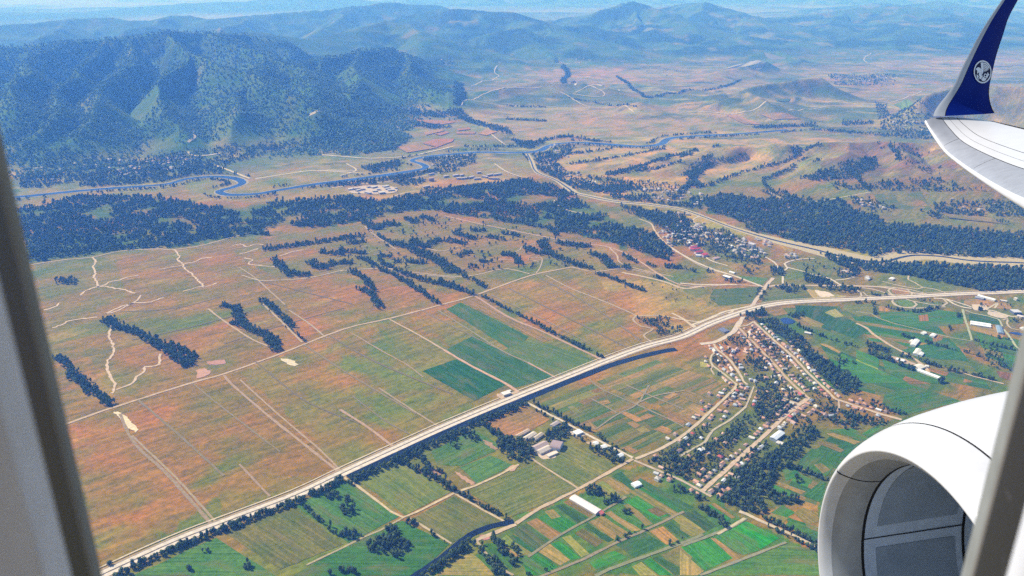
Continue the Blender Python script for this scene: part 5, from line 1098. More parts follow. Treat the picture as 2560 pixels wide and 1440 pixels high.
exec_near = [
 ('B', 'p:290,1440 430,1374 571,1318 739,1254 850,1202', 22, 'dark tree in the long belt just below the near stretch of highway', 5.0, .95),
 ('B', 'p:872,1206 984,1156 1119,1094 1200,1058 1290,1020 1312,1010', 22, 'dark tree in the belt between the canal and the farm fields', 5.4, .85),
 ('B', 'p:872,1184 984,1134 1119,1074 1200,1039 1290,1003 1380,966', 5, 'small tree on the narrow strip between highway and canal', 5.5, .5),
 ('B', 'i:430,560 560,640 700,700 850,800', 17, 'tree in the hedgerow dividing the two olive fields', 5.8, .85), ('B', 'i:560,500 620,580 680,640 760,660', 14, 'tree in the loose row beside the olive field hedgerow', 6.5, .85), ('B', 'i:870,800 1000,890 1130,960 1280,1010', 12, 'tree in the row leading to the dark canal bend', 5.6, .8),
 ('B', 'i:700,1120 800,1190', 9, 'tree in the short row before the dark canal bend', 6, .8), ('B', 'i:600,1425 720,1370 830,1290 940,1200 1000,1180 1050,1230 1150,1350 1230,1420', 17, 'dark tree in the arched belt below the canal bend', 5.2, .95), ('B', 'i:1130,1130 1180,1200 1300,1340', 15, 'dark tree in the row beside the yellow green strip', 5.6, .9), ('B', 'i:1290,1220 1330,1270', 12, 'tree inside the yellow green strip', 6, .9),
 ('W', 'i:10,880 60,860 130,900 110,960 40,990 0,940', 7, 'dark tree in the upper round clump of the deep green field', .95), ('W', 'i:0,1110 80,1090 160,1130 120,1170 -30,1160', 7, 'dark tree in the lower clump of the deep green field', .95), ('W', 'i:200,1200 330,1130 340,1080 430,1070 420,1130 520,1180 530,1230 420,1300 370,1270 330,1280 260,1290 210,1260', 6.6, 'dark tree in the largest clump of the deep green field', 1.0),
 ('W', 'i:490,1030 570,1010 590,1050 500,1080', 6.6, 'dark tree in the small clump at the track fork', .9), ('W', 'i:-40,1400 80,1375 130,1390 130,1425 -110,1425', 7, 'dark tree in the clump at the bottom edge of the field', 1.0), ('W', 'h:2400,790 2500,810 2530,860 2410,860', 7, 'dark tree in the small clump below the highway belt', .9), ('B', 'h:2250,910 2330,980 2500,1120', 9, 'tree in the thin row crossing the deep green field', 8, .85),
 ('W', 'h:1400,1370 1450,1370 1450,1400 1400,1400', 6, 'lone dark bush in the lower olive field', .8), ('W', 'h:1510,1230 1550,1230 1550,1270 1510,1270', 6, 'lone dark bush near the highway belt', .8), ('W', 'h:1820,1345 1880,1345 1870,1390 1820,1380', 6, 'lone dark bush in the lower green field', .9), ('W', 'h:815,1345 850,1345 850,1375 815,1375', 5, 'lone dark bush where the highway meets the window frame', .9),
 ('W', 'i:1000,290 1090,300 1200,380 1300,420 1370,400 1440,430 1600,340 1690,290 1700,350 1650,430 1560,440 1440,480 1430,560 1380,590 1250,560 1160,470 1180,420 1080,330', 6.6, 'dark tree in the wood around the walled farmyard', 1.0), ('B', 'i:1430,140 1600,230 1850,350', 10, 'tree in the row beside the farm road', 5.6, .8), ('B', 'i:1390,165 1560,255 1700,330', 6, 'tree in the thin row on the near side of the farm road', 8, .7), ('B', 'i:1920,390 2000,450 2110,500', 10, 'tree in the row beside the farm road near the crossroads', 6, .8),
 ('W', 'i:1700,330 1840,400 1830,440 1710,390', 8, 'tree around the white hall by the farm road', .8), ('W', 'i:1820,460 2000,480 2130,550 2140,590 2000,590 1880,510', 6.6, 'dark tree in the orchard by the crossroads', .9), ('W', 'i:1800,800 1900,760 1990,830 2100,850 1960,920 1880,880', 7, 'dark tree in the copse beside the greenhouse', .9),
 ('B', 'i:2040,1190 2140,1130 2260,1090', 9, 'tree in the hedge below the orange plot', 5.5, .75), ('B', 'i:2440,1205 2560,1165', 8, 'tree in the hedge at the end of the striped plots', 6, .7), ('B', 'i:2070,940 2130,970', 11, 'tree in the small knot among the strips', 7, .8), ('W', 'i:890,370 1000,340 1040,420 980,440 900,390', 8, 'tree scattered on the green field below the canal', .8), ('W', 'i:770,420 850,400 910,450 860,480 780,470', 9, 'tree scattered on the green field below the canal', .8), ('B', 'i:1350,1425 1530,1380 1600,1340', 8, 'tree in the low hedge at the bottom of the strips', 9, .7),
 ('B', 'i:380,930 400,950', 8, 'bush at the bend of the pale field track', 5, .8),
 ('B', 'j:140,920 250,980 350,1070', 15, 'dark tree in the row across the strips below the village', 5.4, .95), ('B', 'j:620,1000 800,1085 1030,1205', 12, 'dark tree on the upper side of the road to the engine', 5.4, .85), ('B', 'j:640,1050 800,1130 1030,1250', 10, 'dark tree on the lower side of the road to the engine', 6, .85), ('B', 'j:790,620 900,650 1100,720', 13, 'dark tree in the hedge beside the engine cowl', 6, .85),
 ('W', 'j:230,800 350,700 600,560 740,470 830,380 1000,330 1030,390 900,510 830,600 740,640 680,740 620,800 600,870 640,960 560,990 500,950 430,930 280,870', 6.8, 'dark tree in the wood below the lower village street', .95), ('W', 'j:620,790 800,830 910,870 880,900 680,900', 7, 'dark tree in the copse beside the village wood', .9), ('W', 'j:940,170 1350,250 1560,280 1500,310 1250,300 1200,200', 8, 'dark tree below the outbound street', .85), ('W', 'j:1130,250 1330,330 1240,350 1130,300', 9, 'dark tree below the outbound street', .85),
 ('W', 'j:850,680 920,670 910,730 870,740', 8, 'tree in the small knot in the green plot', .8), ('W', 'j:0,420 200,480 120,640 -40,720 -200,640 -100,540', 8.5, 'orchard tree between the bottom lane and the narrow lane', .8), ('W', 'j:180,480 420,330 560,200 640,230 560,330 380,480 250,600', 8.5, 'orchard tree between the narrow lane and the lower street', .8), ('W', 'j:430,560 620,430 680,460 600,560 480,650 330,740', 9, 'garden tree on the near side of the lower street', .8), ('W', 'j:510,150 760,110 860,150 760,260 640,320 560,220', 8.5, 'garden tree inside the angle of the village streets', .8), ('W', 'j:830,260 1000,180 1060,260 960,330 830,350', 9, 'garden tree above the village wood', .8),
 ('W', 'j:330,560 420,480 470,520 380,620', 11, 'garden tree by the lower street', .8),
 ('W', 'v:470,150 760,70 800,130 700,200 560,200 470,240', 8.5, 'dark tree at the top of the village below the highway', .85), ('W', 'v:660,200 900,180 1000,260 1240,420 1330,530 1340,560 1200,600 1050,470 800,280', 7.2, 'dark tree in the wood beside the outer street', .9), ('W', 'v:1200,600 1340,540 1480,680 1640,760 1900,930 1900,1100 1700,1080 1480,900 1300,720', 7.0, 'dark tree in the wood beside the outer street, lower half', .95), ('W', 'v:650,560 800,700 820,800 600,820 500,700', 8, 'garden tree between the inner lane and the middle street', .85), ('W', 'v:760,440 1000,640 1120,800 1050,800 900,640 720,480', 8.5, 'garden tree between the middle and outer streets', .8), ('W', 'v:1100,800 1300,960 1450,1080 1300,1080 1080,900', 9, 'garden tree between the middle and outer streets, lower half', .8),
 ('W', 'v:300,400 480,360 600,480 480,540 330,480', 9, 'garden tree around the inner lane', .8), ('W', 'v:150,580 260,620 350,720 230,750 150,700', 8, 'garden tree by the lane edging the plots', .8), ('W', 'v:180,820 240,800 260,880 200,880', 8, 'garden tree by the plots', .8), ('W', 'v:620,900 900,820 1000,940 860,980 700,960', 9.5, 'garden tree below the red hall', .8), ('W', 'v:1950,1130 2200,1210 2500,1330 2300,1330 2050,1230', 9, 'tree along the outbound street', .8), ('W', 'v:340,980 480,980 560,1100 380,1120 260,1230', 9, 'garden tree by the crossroads lane', .8),
 ('W', 'v:470,300 640,420 880,680 1020,830 960,860 700,620 520,430', 8.5, 'garden tree behind the houses of the middle street', .72), ('W', 'v:520,280 700,290 900,480 1100,660 1060,700 860,560 640,400', 8.5, 'garden tree between the streets at the top of the village', .75),
 ('W', 'v:640,1000 980,960 1120,1050 1240,1160 1100,1240 900,1140 680,1120', 7.6, 'orchard tree in the middle of the village', .82), ('W', 'v:660,1120 940,1140 1080,1240 1020,1330 820,1430 640,1300', 7.4, 'orchard tree above the lower street', .85), ('W', 'j:-300,590 -120,500 20,420 170,300 240,330 60,470 -60,560 -180,620', 8.2, 'garden tree between the orchard road and the narrow lane', .8), ('W', 'j:20,560 190,450 330,350 480,230 520,280 380,430 220,560 120,660', 7.6, 'orchard tree beside the narrow lane', .82),
 ('W', 'j:-120,650 40,560 130,640 280,560 330,600 200,730 60,720', 7.8, 'orchard tree above the bottom lane', .82), ('W', 'j:-20,740 140,830 250,880 150,880 -60,800', 9, 'tree below the bottom lane', .75), ('W', 'v:1180,1090 1450,1080 1640,1170 1600,1260 1340,1220', 9, 'garden tree near the end of the outer street', .75), ('W', 'v:1400,1240 1660,1260 1900,1300 1700,1420 1420,1400', 8.4, 'garden tree below the outbound street end', .82), ('W', 'v:180,480 320,470 440,640 540,820 460,840 330,640', 9, 'garden tree along the curving lane', .7),
 ('W', 'j:480,640 620,560 700,500 760,520 640,640 520,740', 7.4, 'dark tree below the houses of the lower street', .85),
 ('W', 'f:2200,935 2440,930 2470,1000 2330,1010 2210,965', 9.5, 'tree in the round grove by the highway', .75), ('W', 'f:2340,1025 2545,1005 2545,1045 2370,1068', 8.6, 'tree in the grove against the highway', .75),
 ('W', 'v:1090,150 1240,90 1280,130 1150,210', 10, 'tree around the pond', .8), ('B', 'v:1150,240 1300,330 1480,400 1700,470 1900,530', 10, 'tree in the hedge across the green fields east of the pond', 8, .8), ('W', 'v:1560,640 1720,620 1800,700 1920,720 1700,740', 10, 'tree in the scattered copse of the green fields', .8), ('W', 'v:1500,830 1640,800 1800,860 1880,900 1740,900', 12, 'tree in the clearing of the village wood', .8),
 ('W', 'm:100,920 300,960 480,1030 420,1070 200,1010', 7.5, 'dark tree in the copse above the long white shed', .9), ('B', 'm:560,1080 680,1100 760,1140', 12, 'dark tree at the lane end', 6, .9), ('B', 'm:800,1140 1000,1200 1200,1260 1500,1330 1800,1400', 15, 'dark tree in the belt past the lane end', 6.5, .9), ('B', 'm:180,1050 400,1130 700,1250 900,1360 1100,1420', 17, 'dark tree in the belt behind the very long white shed', 6, .95), ('B', 'm:600,830 800,880 1000,940 1250,1000 1500,1060 1700,1150', 9, 'tree in the hedge across the eastern green fields', 7, .75), ('B', 'm:1500,880 1700,930 2000,1000 2150,1030', 9, 'tree in the eastern hedge', 7, .75), ('W', 'm:1560,920 1760,960 1880,1080 1900,1180 1700,1140', 13, 'tree scattered in the eastern plots', .8), ('W', 'm:1680,1140 1900,1200 2100,1260 1900,1280 1700,1240', 12, 'tree scattered in the eastern plots', .8),
 ('B', 'm:400,460 560,490 740,515 900,505 1080,460', 12, 'tree in the hedge below the highway loops', 6, .75), ('B', 'm:0,400 200,395 240,470 240,540', 10, 'tree in the hedge below the highway', 7, .8), ('B', 'm:1460,480 1680,500', 12, 'tree at the edge of the gravel yard', 7, .75), ('W', 'm:1580,410 1760,430 1740,460 1600,450', 9, 'shrub in the brown warehouse yard', .6), ('W', 'm:1830,380 2050,440 1900,500', 14, 'shrub in the brown warehouse yard', .6), ('W', 'm:1960,610 2160,590 2160,640 1980,650', 11, 'tree around the works building', .7), ('W', 'm:1280,540 1360,550 1340,600 1300,600', 7, 'tree knot by the field gate', .8), ('W', 'm:1190,720 1250,720 1240,770 1200,760', 7, 'tree knot in the eastern field', .8), ('B', 'm:1740,830 1950,870', 8, 'tree row below the poultry yard', 7, .7), ('W', 'm:180,285 400,290 410,320 200,310', 8, 'tree inside the highway loop', .8), ('B', 'm:700,350 850,370 1100,410', 7, 'tree inside the nearer highway loop', 9, .7),
 ('B', 'f:1060,780 1250,880 1450,980 1650,1090 1850,1180', 11, 'tree in the row beside the straight field road', 5.8, .85), ('B', 'f:1920,1220 1990,1250', 10, 'tree at the highway end of the field road', 6, .8), ('B', 'p:1530,900 1616,872 1680,858', 5, 'small bush on the highway verge', 9, .55),
 ('B', 'e:430,1230 500,1290 550,1370 620,1425 680,1480 760,1530 810,1590', 26, 'dark tree in the gully wood nearest the window frame', 5.8, .9), ('B', 'e:800,950 870,1005 970,1030 1100,1095 1240,1170 1330,1240 1385,1300', 34, 'dark tree in the long gully wood of the brown fields', 5.8, .9), ('B', 'e:1270,1140 1400,1200 1435,1250 1410,1290', 24, 'dark tree in the hooked end of the long gully wood', 6, .9), ('B', 'e:1660,850 1760,870 1790,960 1880,1030 2000,1080 2040,1140 2050,1185', 34, 'dark tree in the second gully wood', 6, .9), ('B', 'e:1720,980 1800,1000 1900,1040', 24, 'dark tree in the second gully wood', 6.5, .9), ('B', 'e:1950,810 2040,880 2130,960 2170,1020', 26, 'dark tree in the third gully wood', 6, .9), ('B', 'e:2170,1030 2250,1100 2290,1115', 10, 'small tree in the tail of the third gully wood', 6, .7),
 ('W', 'e:400,650 530,640 600,650 560,690 410,690', 9, 'tree in the small grove near the window frame', .9),
]
for nm_ in ['f:70,590 200,660 240,760 300,870|28', 'f:140,720 220,760|22', 'f:280,570 440,640 560,720 740,840|22', 'f:410,580 560,640 740,690 860,720 990,765|26', 'f:740,660 800,690 900,730|24', 'f:910,625 1000,660 1090,715|22', 'f:130,490 200,510 270,560|26', 'f:360,390 500,400 560,440 700,500 760,540 860,600 920,590|48', 'f:550,360 620,410 700,380 740,360|42', 'f:850,310 1000,350|38', 'f:970,290 1080,290|30', 'f:790,360 930,390|32', 'f:880,480 960,450|32', 'f:1100,330 1230,360|30', 'f:1210,310 1330,330|28', 'f:410,520 640,530|24', 'f:1200,470 1300,480 1330,540|36', 'f:1360,410 1480,460 1560,460 1650,500 1750,540 1870,580|30', 'f:1500,370 1540,440|40', 'f:1620,380 1750,400 1860,410|40', 'f:1850,460 1960,490 2010,560 2160,570|38', 'f:1900,610 2030,650 2150,700 2270,740|20', 'f:2110,470 2200,530|24', 'f:2280,540 2350,560|24', 'f:2390,490 2450,510|26', 'f:290,480 380,480|22', 'f:300,500 330,550 400,560|22', 'f:1540,260 1620,330|26', 'f:0,440 180,460|30', 'f:0,530 90,530|40', 'f:190,220 260,280 340,240 440,250|44', 'f:490,200 580,230|40', 'f:600,190 700,220|36', 'f:960,560 1020,560|18', 'f:1040,520 1130,520|24', 'f:0,350 100,340 190,330|30', 'f:60,390 190,370|26', 'f:240,310 360,370|16', 'f:1120,180 1230,210|34', 'f:2340,640 2400,650|20', 'f:2420,560 2560,570|26',
            'e:2040,500 2110,580 2180,620 2300,620|36', 'e:2300,520 2400,570 2500,530|36', 'e:1960,430 2200,400 2560,350|34', 'e:2380,450 2560,470|32', 'e:2200,250 2400,240|40', 'e:1870,310 2000,320|30']:
    s_, w_ = nm_.split('|')
    exec_near.append(('B', s_, float(w_), 'dark tree in one of the groves on the green slopes beyond the dirt road', 7.2, 1.0))
for t in exec_near:
    gdn = 'garden' in t[3] or 'orchard' in t[3]
    if t[0] == 'B': belt(t[1], t[2], t[3], t[4] * .95, t[5] * .9)
    else: wood(t[1], t[2] * (1.12 if gdn else .97), t[3], t[4] * (.84 if gdn else .9))
# the big valley woods
FOREST = [
 ('p:40,525 200,492 400,492 520,522 640,512 740,502 860,492 960,502 1080,482 1200,462 1320,452 1420,492 1480,522 1560,560 1640,592 1690,640 1640,645 1540,610 1450,590 1300,562 1150,538 1080,525 1000,530 920,548 860,560 800,572 700,560 620,588 500,610 400,620 300,625 180,643 70,658', 11.2, 1.2, .36, [(240,535,45,9),(140,528,16,5),(425,553,38,8),(470,557,22,5),(620,520,60,12),(730,545,30,6),(1150,505,60,9),(1330,500,70,12),(1480,530,70,9),(960,522,30,4),(560,545,25,4),(1560,545,60,8),(840,530,30,5)]),
 ('g:170,60 300,20 600,60 800,30 1000,80 1200,60 1300,150 1440,180 1540,240 1900,270 2100,280 2560,320 2560,500 2300,490 2100,480 1700,460 1520,460 1450,490 1250,430 1000,400 850,370 650,310 500,250 350,180 200,150', 10.6, 1.15, .26, [(1985,578,28,4),(1760,522,18,3),(2030,535,25,3)]),
 ('g:1030,460 1400,530 1800,540 2560,570 2700,580 2700,745 2250,740 2080,700 1800,650 1700,620 1500,600 1200,560', 9.0, 1.1, .26, []),
 ('k:820,170 1020,240 1500,230 1640,290 1500,330 1250,330 1100,330', 10, 1.0, .28, []), ('k:1200,330 1700,330 2560,400 2560,560 2000,500 1400,440', 12, 1.0, .40, []), ('k:1400,500 1900,580 2300,640 2400,900 2000,800 1700,640', 9.5, 1.0, .36, []), ('k:0,160 300,150 700,300 900,380 700,380 400,260 0,260', 11, 1.0, .38, []),
 ('k:2340,60 2560,0 2560,60 2460,160 2380,260 2300,340 2200,360 2240,300 2360,180', 9, 1.0, 0, []), ('l:0,60 400,60 900,200 1240,420 1200,560 900,500 500,360 300,280 0,300', 13, .85, .38, []), ('l:1310,600 1400,580 1490,620 1480,690 1320,690', 8, .95, 0, []), ('l:1740,650 1860,680 2100,740 2140,810 1780,790', 8, .95, .25, []), ('l:1330,820 1800,840 1780,880 1620,940 1480,900', 9, .85, .3, []),
 ('l:1880,830 2330,840 2540,880 2400,930 2100,890', 9, .85, .3, []), ('l:590,710 700,740 960,770 800,800', 11, .8, .3, []), ('l:440,620 620,640 560,670 460,660', 11, .8, 0, []), ('l:0,590 220,600 380,650 100,640', 13, .85, .35, []), ('l:820,580 1200,570 1100,680 960,660', 15, .8, .4, []), ('l:1230,840 1300,830 1200,1000 1150,1020', 8, .8, 0, []), ('l:1140,860 1200,860 1110,980', 9, .8, 0, []), ('l:2200,640 2400,600 2560,620 2460,720 2200,720', 11, .85, .3, []), ('l:900,1220 1060,1160 1260,1150 1180,1230 960,1280', 9, .85, 0, []), ('l:1500,1220 1680,1180 1640,1260', 11, .8, 0, []), ('l:1000,20 1200,80 1100,160 900,110', 12, .9, .35, []),
 ('b:860,1095 1290,1090 1480,1125 1530,1055 1400,1060 1290,1045 1330,1100', 11, 1.0, .3, []), ('b:590,1170 900,1150 1020,1150 1000,1230 800,1260 650,1240', 15, 1.0, .35, []), ('b:1430,1150 1560,1090 1750,1090 1700,1160 1600,1200 1700,1290 1800,1300 2200,1370 2250,1425 1750,1425 1650,1330 1480,1240', 13, 1.0, .36, []), ('b:150,1250 440,1190 450,1240 250,1290', 11, 1.0, .2, []),
 ('b:-260,800 400,790 900,810 1000,900 1250,960 1300,1010 1200,990 1000,930 850,870 500,850 -260,850', 12, 1.05, .28, []), ('b:-250,900 200,1000 440,1100 400,1150 0,1100 -250,1080', 15, 1.0, .42, []), ('b:500,910 720,930 860,950 700,965 560,940', 12, 1.0, .3, []), ('b:120,1040 500,1020 450,1060 150,1070', 13, 1.0, .35, []), ('a:150,1310 1400,1240 1700,1220 1650,1300 1000,1380 150,1400', 13, 1.0, .34, []), ('a:150,1100 600,1150 1000,1200 1400,1120 1700,1080 2100,1100 1900,1180 1400,1280 300,1290', 15, 1.0, .36, []), ('a:1700,1080 2100,1060 2500,980 2560,1080 2200,1130', 15, 1.0, .38, []),
 ('d:960,1340 1150,1240 1450,1170 1480,1250 1300,1330 1050,1350', 10, .95, .2, []), ('d:1000,1340 1300,1370 1900,1330 2100,1400 2300,1425 1200,1425', 13, .95, .38, []), ('d:1450,1060 1800,1060 1900,1150 2000,1300 1700,1250 1500,1150', 26, .9, .42, []), ('d:1450,770 1540,780 1560,860 1880,880 1880,1020 1500,990 1480,900', 17, 1.0, .40, []), ('d:570,940 850,935 1020,915 1000,950 620,960', 13, 1.0, .3, []), ('d:1200,905 1450,900 1430,925 1210,935', 13, 1.0, .3, []), ('d:850,960 1300,960 1880,1030 1850,1045 1300,1000', 17, 1.0, .35, []), ('d:1100,560 1600,560 1600,640 1150,640', 24, 1.0, .4, []), ('g:1880,80 2300,60 2560,100 2560,190 2100,180 1900,150', 12, .95, .33, []), ('g:1780,140 1860,130 1960,205 1880,205', 11, .95, .25, []), ('g:1240,30 1440,60 1640,150 1480,170 1280,110', 14, .9, .4, []), ('g:2330,210 2480,230 2400,260', 16, .9, .3, []), ('g:600,0 800,0 830,60 700,40', 10, 1, .2, []),
 ('l:0,60 700,80 1250,420 1200,560 700,500 300,300 0,300', 19, .85, .0, []), ('k:1400,560 2400,700 2400,1000 1900,800 1650,640', 17, .9, 0, []), ('f:0,280 700,180 1300,260 2000,480 1700,560 900,600 300,560 0,580', 42, .9, .35, []), ('l:1300,400 2200,560 2500,700 1800,640 1480,560', 34, .8, .3, []), ('p:1460,670 1700,690 1880,740 1700,800', 60, .6, .3, []), ('k:900,100 1700,180 2300,240 2200,330 1500,330 1000,260', 19, .9, .25, []),
 ('n:0,200 500,210 900,130 1400,20 1500,30 1000,170 500,235 0,265', 11, .95, .3, []), ('n:860,190 1000,150 1340,160 1200,230 1000,240', 11, .95, .3, []), ('n:1200,300 1600,250 2100,230 2560,150 2560,260 1900,300 1300,330', 12, .95, .35, []), ('n:1300,60 1560,0 1800,30 1500,90', 13, .95, .35, []),
]
i0 = sum(len(t) for t in TREES)
for s, spc, sc, gp_, cl in FOREST:
    wood(s, spc, 'forest tree', sc, gp_, cl)
for s_, w_ in [('b:1290,1045 1400,1065 1530,1045 1700,1020 1900,1055 2100,1085 2300,1075 2365,1045', 40), ('b:0,1360 300,1330 560,1280 680,1260', 38), ('b:1480,1180 1700,1150 2040,1110', 24), ('b:1700,1225 1900,1200 2200,1150 2420,1110', 24), ('b:2000,1300 2200,1250 2350,1200 2560,1150 2660,1120', 60), ('b:1980,1310 2300,1260 2560,1210', 30), ('d:150,1400 60,1300 100,1280 200,1220', 62), ('d:100,1290 250,1210 500,1150', 24), ('d:200,1390 500,1280 900,1150 1060,1080', 24), ('d:680,1425 620,1350 700,1310 850,1230 940,1180', 24), ('d:820,1140 900,1110', 40), ('d:940,1110 1020,1090', 40), ('d:170,1190 240,1150', 30), ('d:0,1170 90,1150', 80),
               ('d:0,690 300,650 450,600', 26), ('d:540,950 700,945 830,940', 40), ('b:1660,490 1700,560 1660,600 1740,620', 60), ('b:2060,570 2200,680 2300,730 2560,680', 34), ('b:880,620 900,720 880,790', 90), ('b:1240,790 1530,800', 24), ('b:1240,890 1530,905', 40), ('p:700,480 860,460 950,450 1010,440', 22), ('b:1400,1160 1440,1230 1600,1310 1720,1400', 40), ('b:1700,730 1900,770 2200,800', 14), ('d:960,1340 1100,1270', 60), ('d:1280,1290 1400,1420', 26), ('d:1560,1070 1640,1200', 26), ('d:900,1330 960,1310', 30), ('d:1000,1210 1040,1190', 20), ('d:230,1100 300,1090', 20)]:
    belt(s_, w_, 'forest tree', 10, 1.0)
for side in (-48, 46):
    Tn = np.gradient(L_R, axis=0); Tn /= np.hypot(Tn[:, 0], Tn[:, 1])[:, None]
    k = rng.integers(0, len(L_R), 2600)
    k = k[fbm(L_R[k, 0], L_R[k, 1], 260, 3, 101 + side) > .44]
    Q = L_R[k] + np.column_stack([-Tn[k, 1], Tn[k, 0]]) * (side * (1 + .5 * rng.random(len(k)))[:, None]) + (rng.random((len(k), 2)) - .5) * 30
    add_trees(Q, .9, 'forest tree')
T = np.vstack(TREES)
z_ = hills(T[:, 0], T[:, 1])
# the 300 trees that show largest stand as things; the rest stay a mass
D3 = np.sqrt(T[:, 0] ** 2 + T[:, 1] ** 2 + H * H)
def project(Q):
    d = Q - np.array([0, 0, H])
    zc = d[:, 1] * cp - d[:, 2] * sp
    return 1280 + FPX * d[:, 0] / zc, 720 - FPX * (d[:, 1] * sp + d[:, 2] * cp) / zc
px_, py_ = project(np.column_stack([T[:, :2], z_ + 6]))
frame_l = 252 - (1440 - py_) * .228 + 6
seen = (py_ < 1432) & (px_ > frame_l) & (px_ < 2040)
rank = np.where(seen, T[:, 2] / D3, 0)
big = np.zeros(len(T), bool); big[np.argsort(-rank)[:300]] = True
for x, y, s, g in T[big]:
    k = random.randrange(len(CROWN))
    lab = GROUPS[int(g)]
    root = obj('tree', None, loc=(x, y, 0), rotz=random.random() * 6.28, label=lab, category='tree', group='trees: ' + lab.split(' in ')[-1])
    root.scale = (s, s, s * (.85 + .3 * random.random()))
    obj('trunk', TRUNK[k], root); obj('crown', CROWN[k], root)
rest = T[~big]; zr = z_[~big]
S3 = np.column_stack([rest[:, 2], rest[:, 2], rest[:, 2] * (.75 + .65 * rng.random(len(rest)))])
stuff_trees('valley_trees', np.column_stack([rest[:, :2], zr]), S3, GN_NEAR, 'dark trees of the valley woods, groves, belts and gardens')
# wooded hillsides: a mass of trees on the slopes
def hill_trees():
    n = 95000
    azr = np.radians(-36 + rng.random(n) * 33.5); r = np.sqrt(4600 ** 2 + rng.random(n) * (9300 ** 2 - 4600 ** 2))
    x = r * np.sin(azr); y = r * np.cos(azr)
    z = hills(x, y)
    keep = (z > 3) & (fbm(x, y, 500, 4, 16) + .30 * (rng.random(n) - .5) < .56)
    px, py = project(np.column_stack([x, y, z]))
    keep &= (px > -40) & (rng.random(n) < np.clip((1120 + 260 * (fbm(x, y, 420, 3, 33) - .5) - px) / 110, 0, 1))
    x, y, z = x[keep], y[keep], z[keep]
    sunward = (hills(x + 70, y + 30) - hills(x - 70, y - 30)) / 150
    k2 = rng.random(len(x)) > np.clip((sunward - .06) * 2.6, 0, .6)  # trees thinned on sunward slopes so that these look lit
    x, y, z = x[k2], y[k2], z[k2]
    s = .8 + .9 * rng.random(len(x))
    stuff_trees('hillside_forest', np.column_stack([x, y, z - .5]), np.column_stack([s * 1.15, s * 1.15, s]), GN_HILL, 'blue hazed forest covering the hills beyond the river')
    return len(x)
NH = hill_trees()
print('HOUSES so far', N_HOUSE)
print('TREES', len(T), 'HILL', NH, 'HOUSES', N_HOUSE)
# ------------------------------------------------------------------ the aircraft the photo is taken from
TH = 0.141                                    # the view is turned this far aft of straight out
AFT = np.array([math.cos(TH), math.sin(TH), 0.0]); OUT = np.array([-math.sin(TH), math.cos(TH), 0.0]); UP = np.array([0, 0, 1.0])
EYE = np.array([0, 0, H])
def at_b(px, py, b):                          # aft, outboard, up of a point seen there b metres outboard
    d = rays((px, py)); P = d * b / (d @ OUT)
    return np.array([P @ AFT, b, P[2]])
def wpos(q): return EYE + q[0] * AFT + q[1] * OUT + q[2] * UP
def part(name, V, F, mat, root, smooth=True, **props):
    V = np.asarray(V, float) - np.array(wing.location if root is globals().get('winglet_o') else root.location)
    return obj(name, mesh(name, V, F, [mat], smooth), root, **props)
M['paint'] = plain('white_aircraft_paint', (.55, .54, .525), 0.32, 0, .03, 3.0, 0.5)
M['metal'] = plain('brushed_slat_metal', (.34, .345, .36), 0.45, 0.35, .10, 6.0)
M['lip'] = plain('inlet_lip_paint', (.54, .53, .51), 0.34, 0.1, .06, 9.0, 0.5)
M['barrel'] = plain('inlet_barrel_grey', (.30, .30, .29), 0.42, 0.15, .10, 12.0, 0.5)
M['seam'] = plain('dark_seam', (.008, .008, .010), 0.8)
M['frame'] = plain('liner_frame_grey', (.48, .545, .63), 0.5, 0.0, .08, 20.0)
M['blue'] = plain('winglet_blue', (.001, .014, .17), 0.5, 0, .08, 2.0, 0.12)
M['navy'] = plain('emblem_navy', (.004, .008, .05), 0.4)
M['emblem'] = plain('emblem_white', (.72, .78, .84), 0.5)
M['stripe'] = plain('winglet_edge_grey', (.42, .44, .46), 0.4, 0.25, .06, 4.0)
M['fan'] = plain('fan_blade_titanium', (.10, .11, .12), 0.35, 0.8)
def mat_acoustic():
    m, nt, b = new_mat('acoustic_mesh')
    tc = nt.nodes.new('ShaderNodeTexCoord')
    ck = nt.nodes.new('ShaderNodeTexChecker'); ck.inputs['Scale'].default_value = 150
    nt.links.new(tc.outputs['UV'], ck.inputs['Vector'])
    n = noise(nt, tc.outputs['Object'], 5, 4)
    c = mixc(nt, ck.outputs['Fac'], (.25, .30, .36), (.36, .42, .49))
    c = mixc(nt, ramp(nt, n, .3, .7), mixc(nt, 1.0, c, (.75, .78, .8), 'MULTIPLY'), c)
    nt.links.new(c, b.inputs['Base Color']); b.inputs['Roughness'].default_value = .6
    return m
M['acoustic'] = mat_acoustic()

# engine nacelle, a turned body about its own axis
EC = wpos(np.array([2.497, 2.975, -3.12]))
pit, yaw = -0.005, -0.026
AX = AFT * math.cos(pit) * math.cos(yaw) - UP * math.sin(pit) - OUT * math.sin(yaw) * math.cos(pit)
E1 = np.cross(AX, UP); E1 /= np.linalg.norm(E1); E2 = np.cross(E1, AX)
engine = obj('jet_engine', None, loc=tuple(EC), label='big white jet engine nacelle seen into its open intake beneath the wing', category='jet engine')
def turned(prof, a0=0, a1=360, n=120):
    full = abs(a1 - a0) >= 360
    t = np.radians(np.linspace(a0, a1, n + (0 if full else 1), endpoint=not full))
    V = []; F = []; m = len(t)
    for s, r in prof:
        V += list(EC + AX * s + r * (np.cos(t)[:, None] * E1 + np.sin(t)[:, None] * E2))
    for i in range(len(prof) - 1):
        for k in range(m if full else m - 1):
            k2 = (k + 1) % m
            F.append((i * m + k, i * m + k2, (i + 1) * m + k2, (i + 1) * m + k))
    return V, F
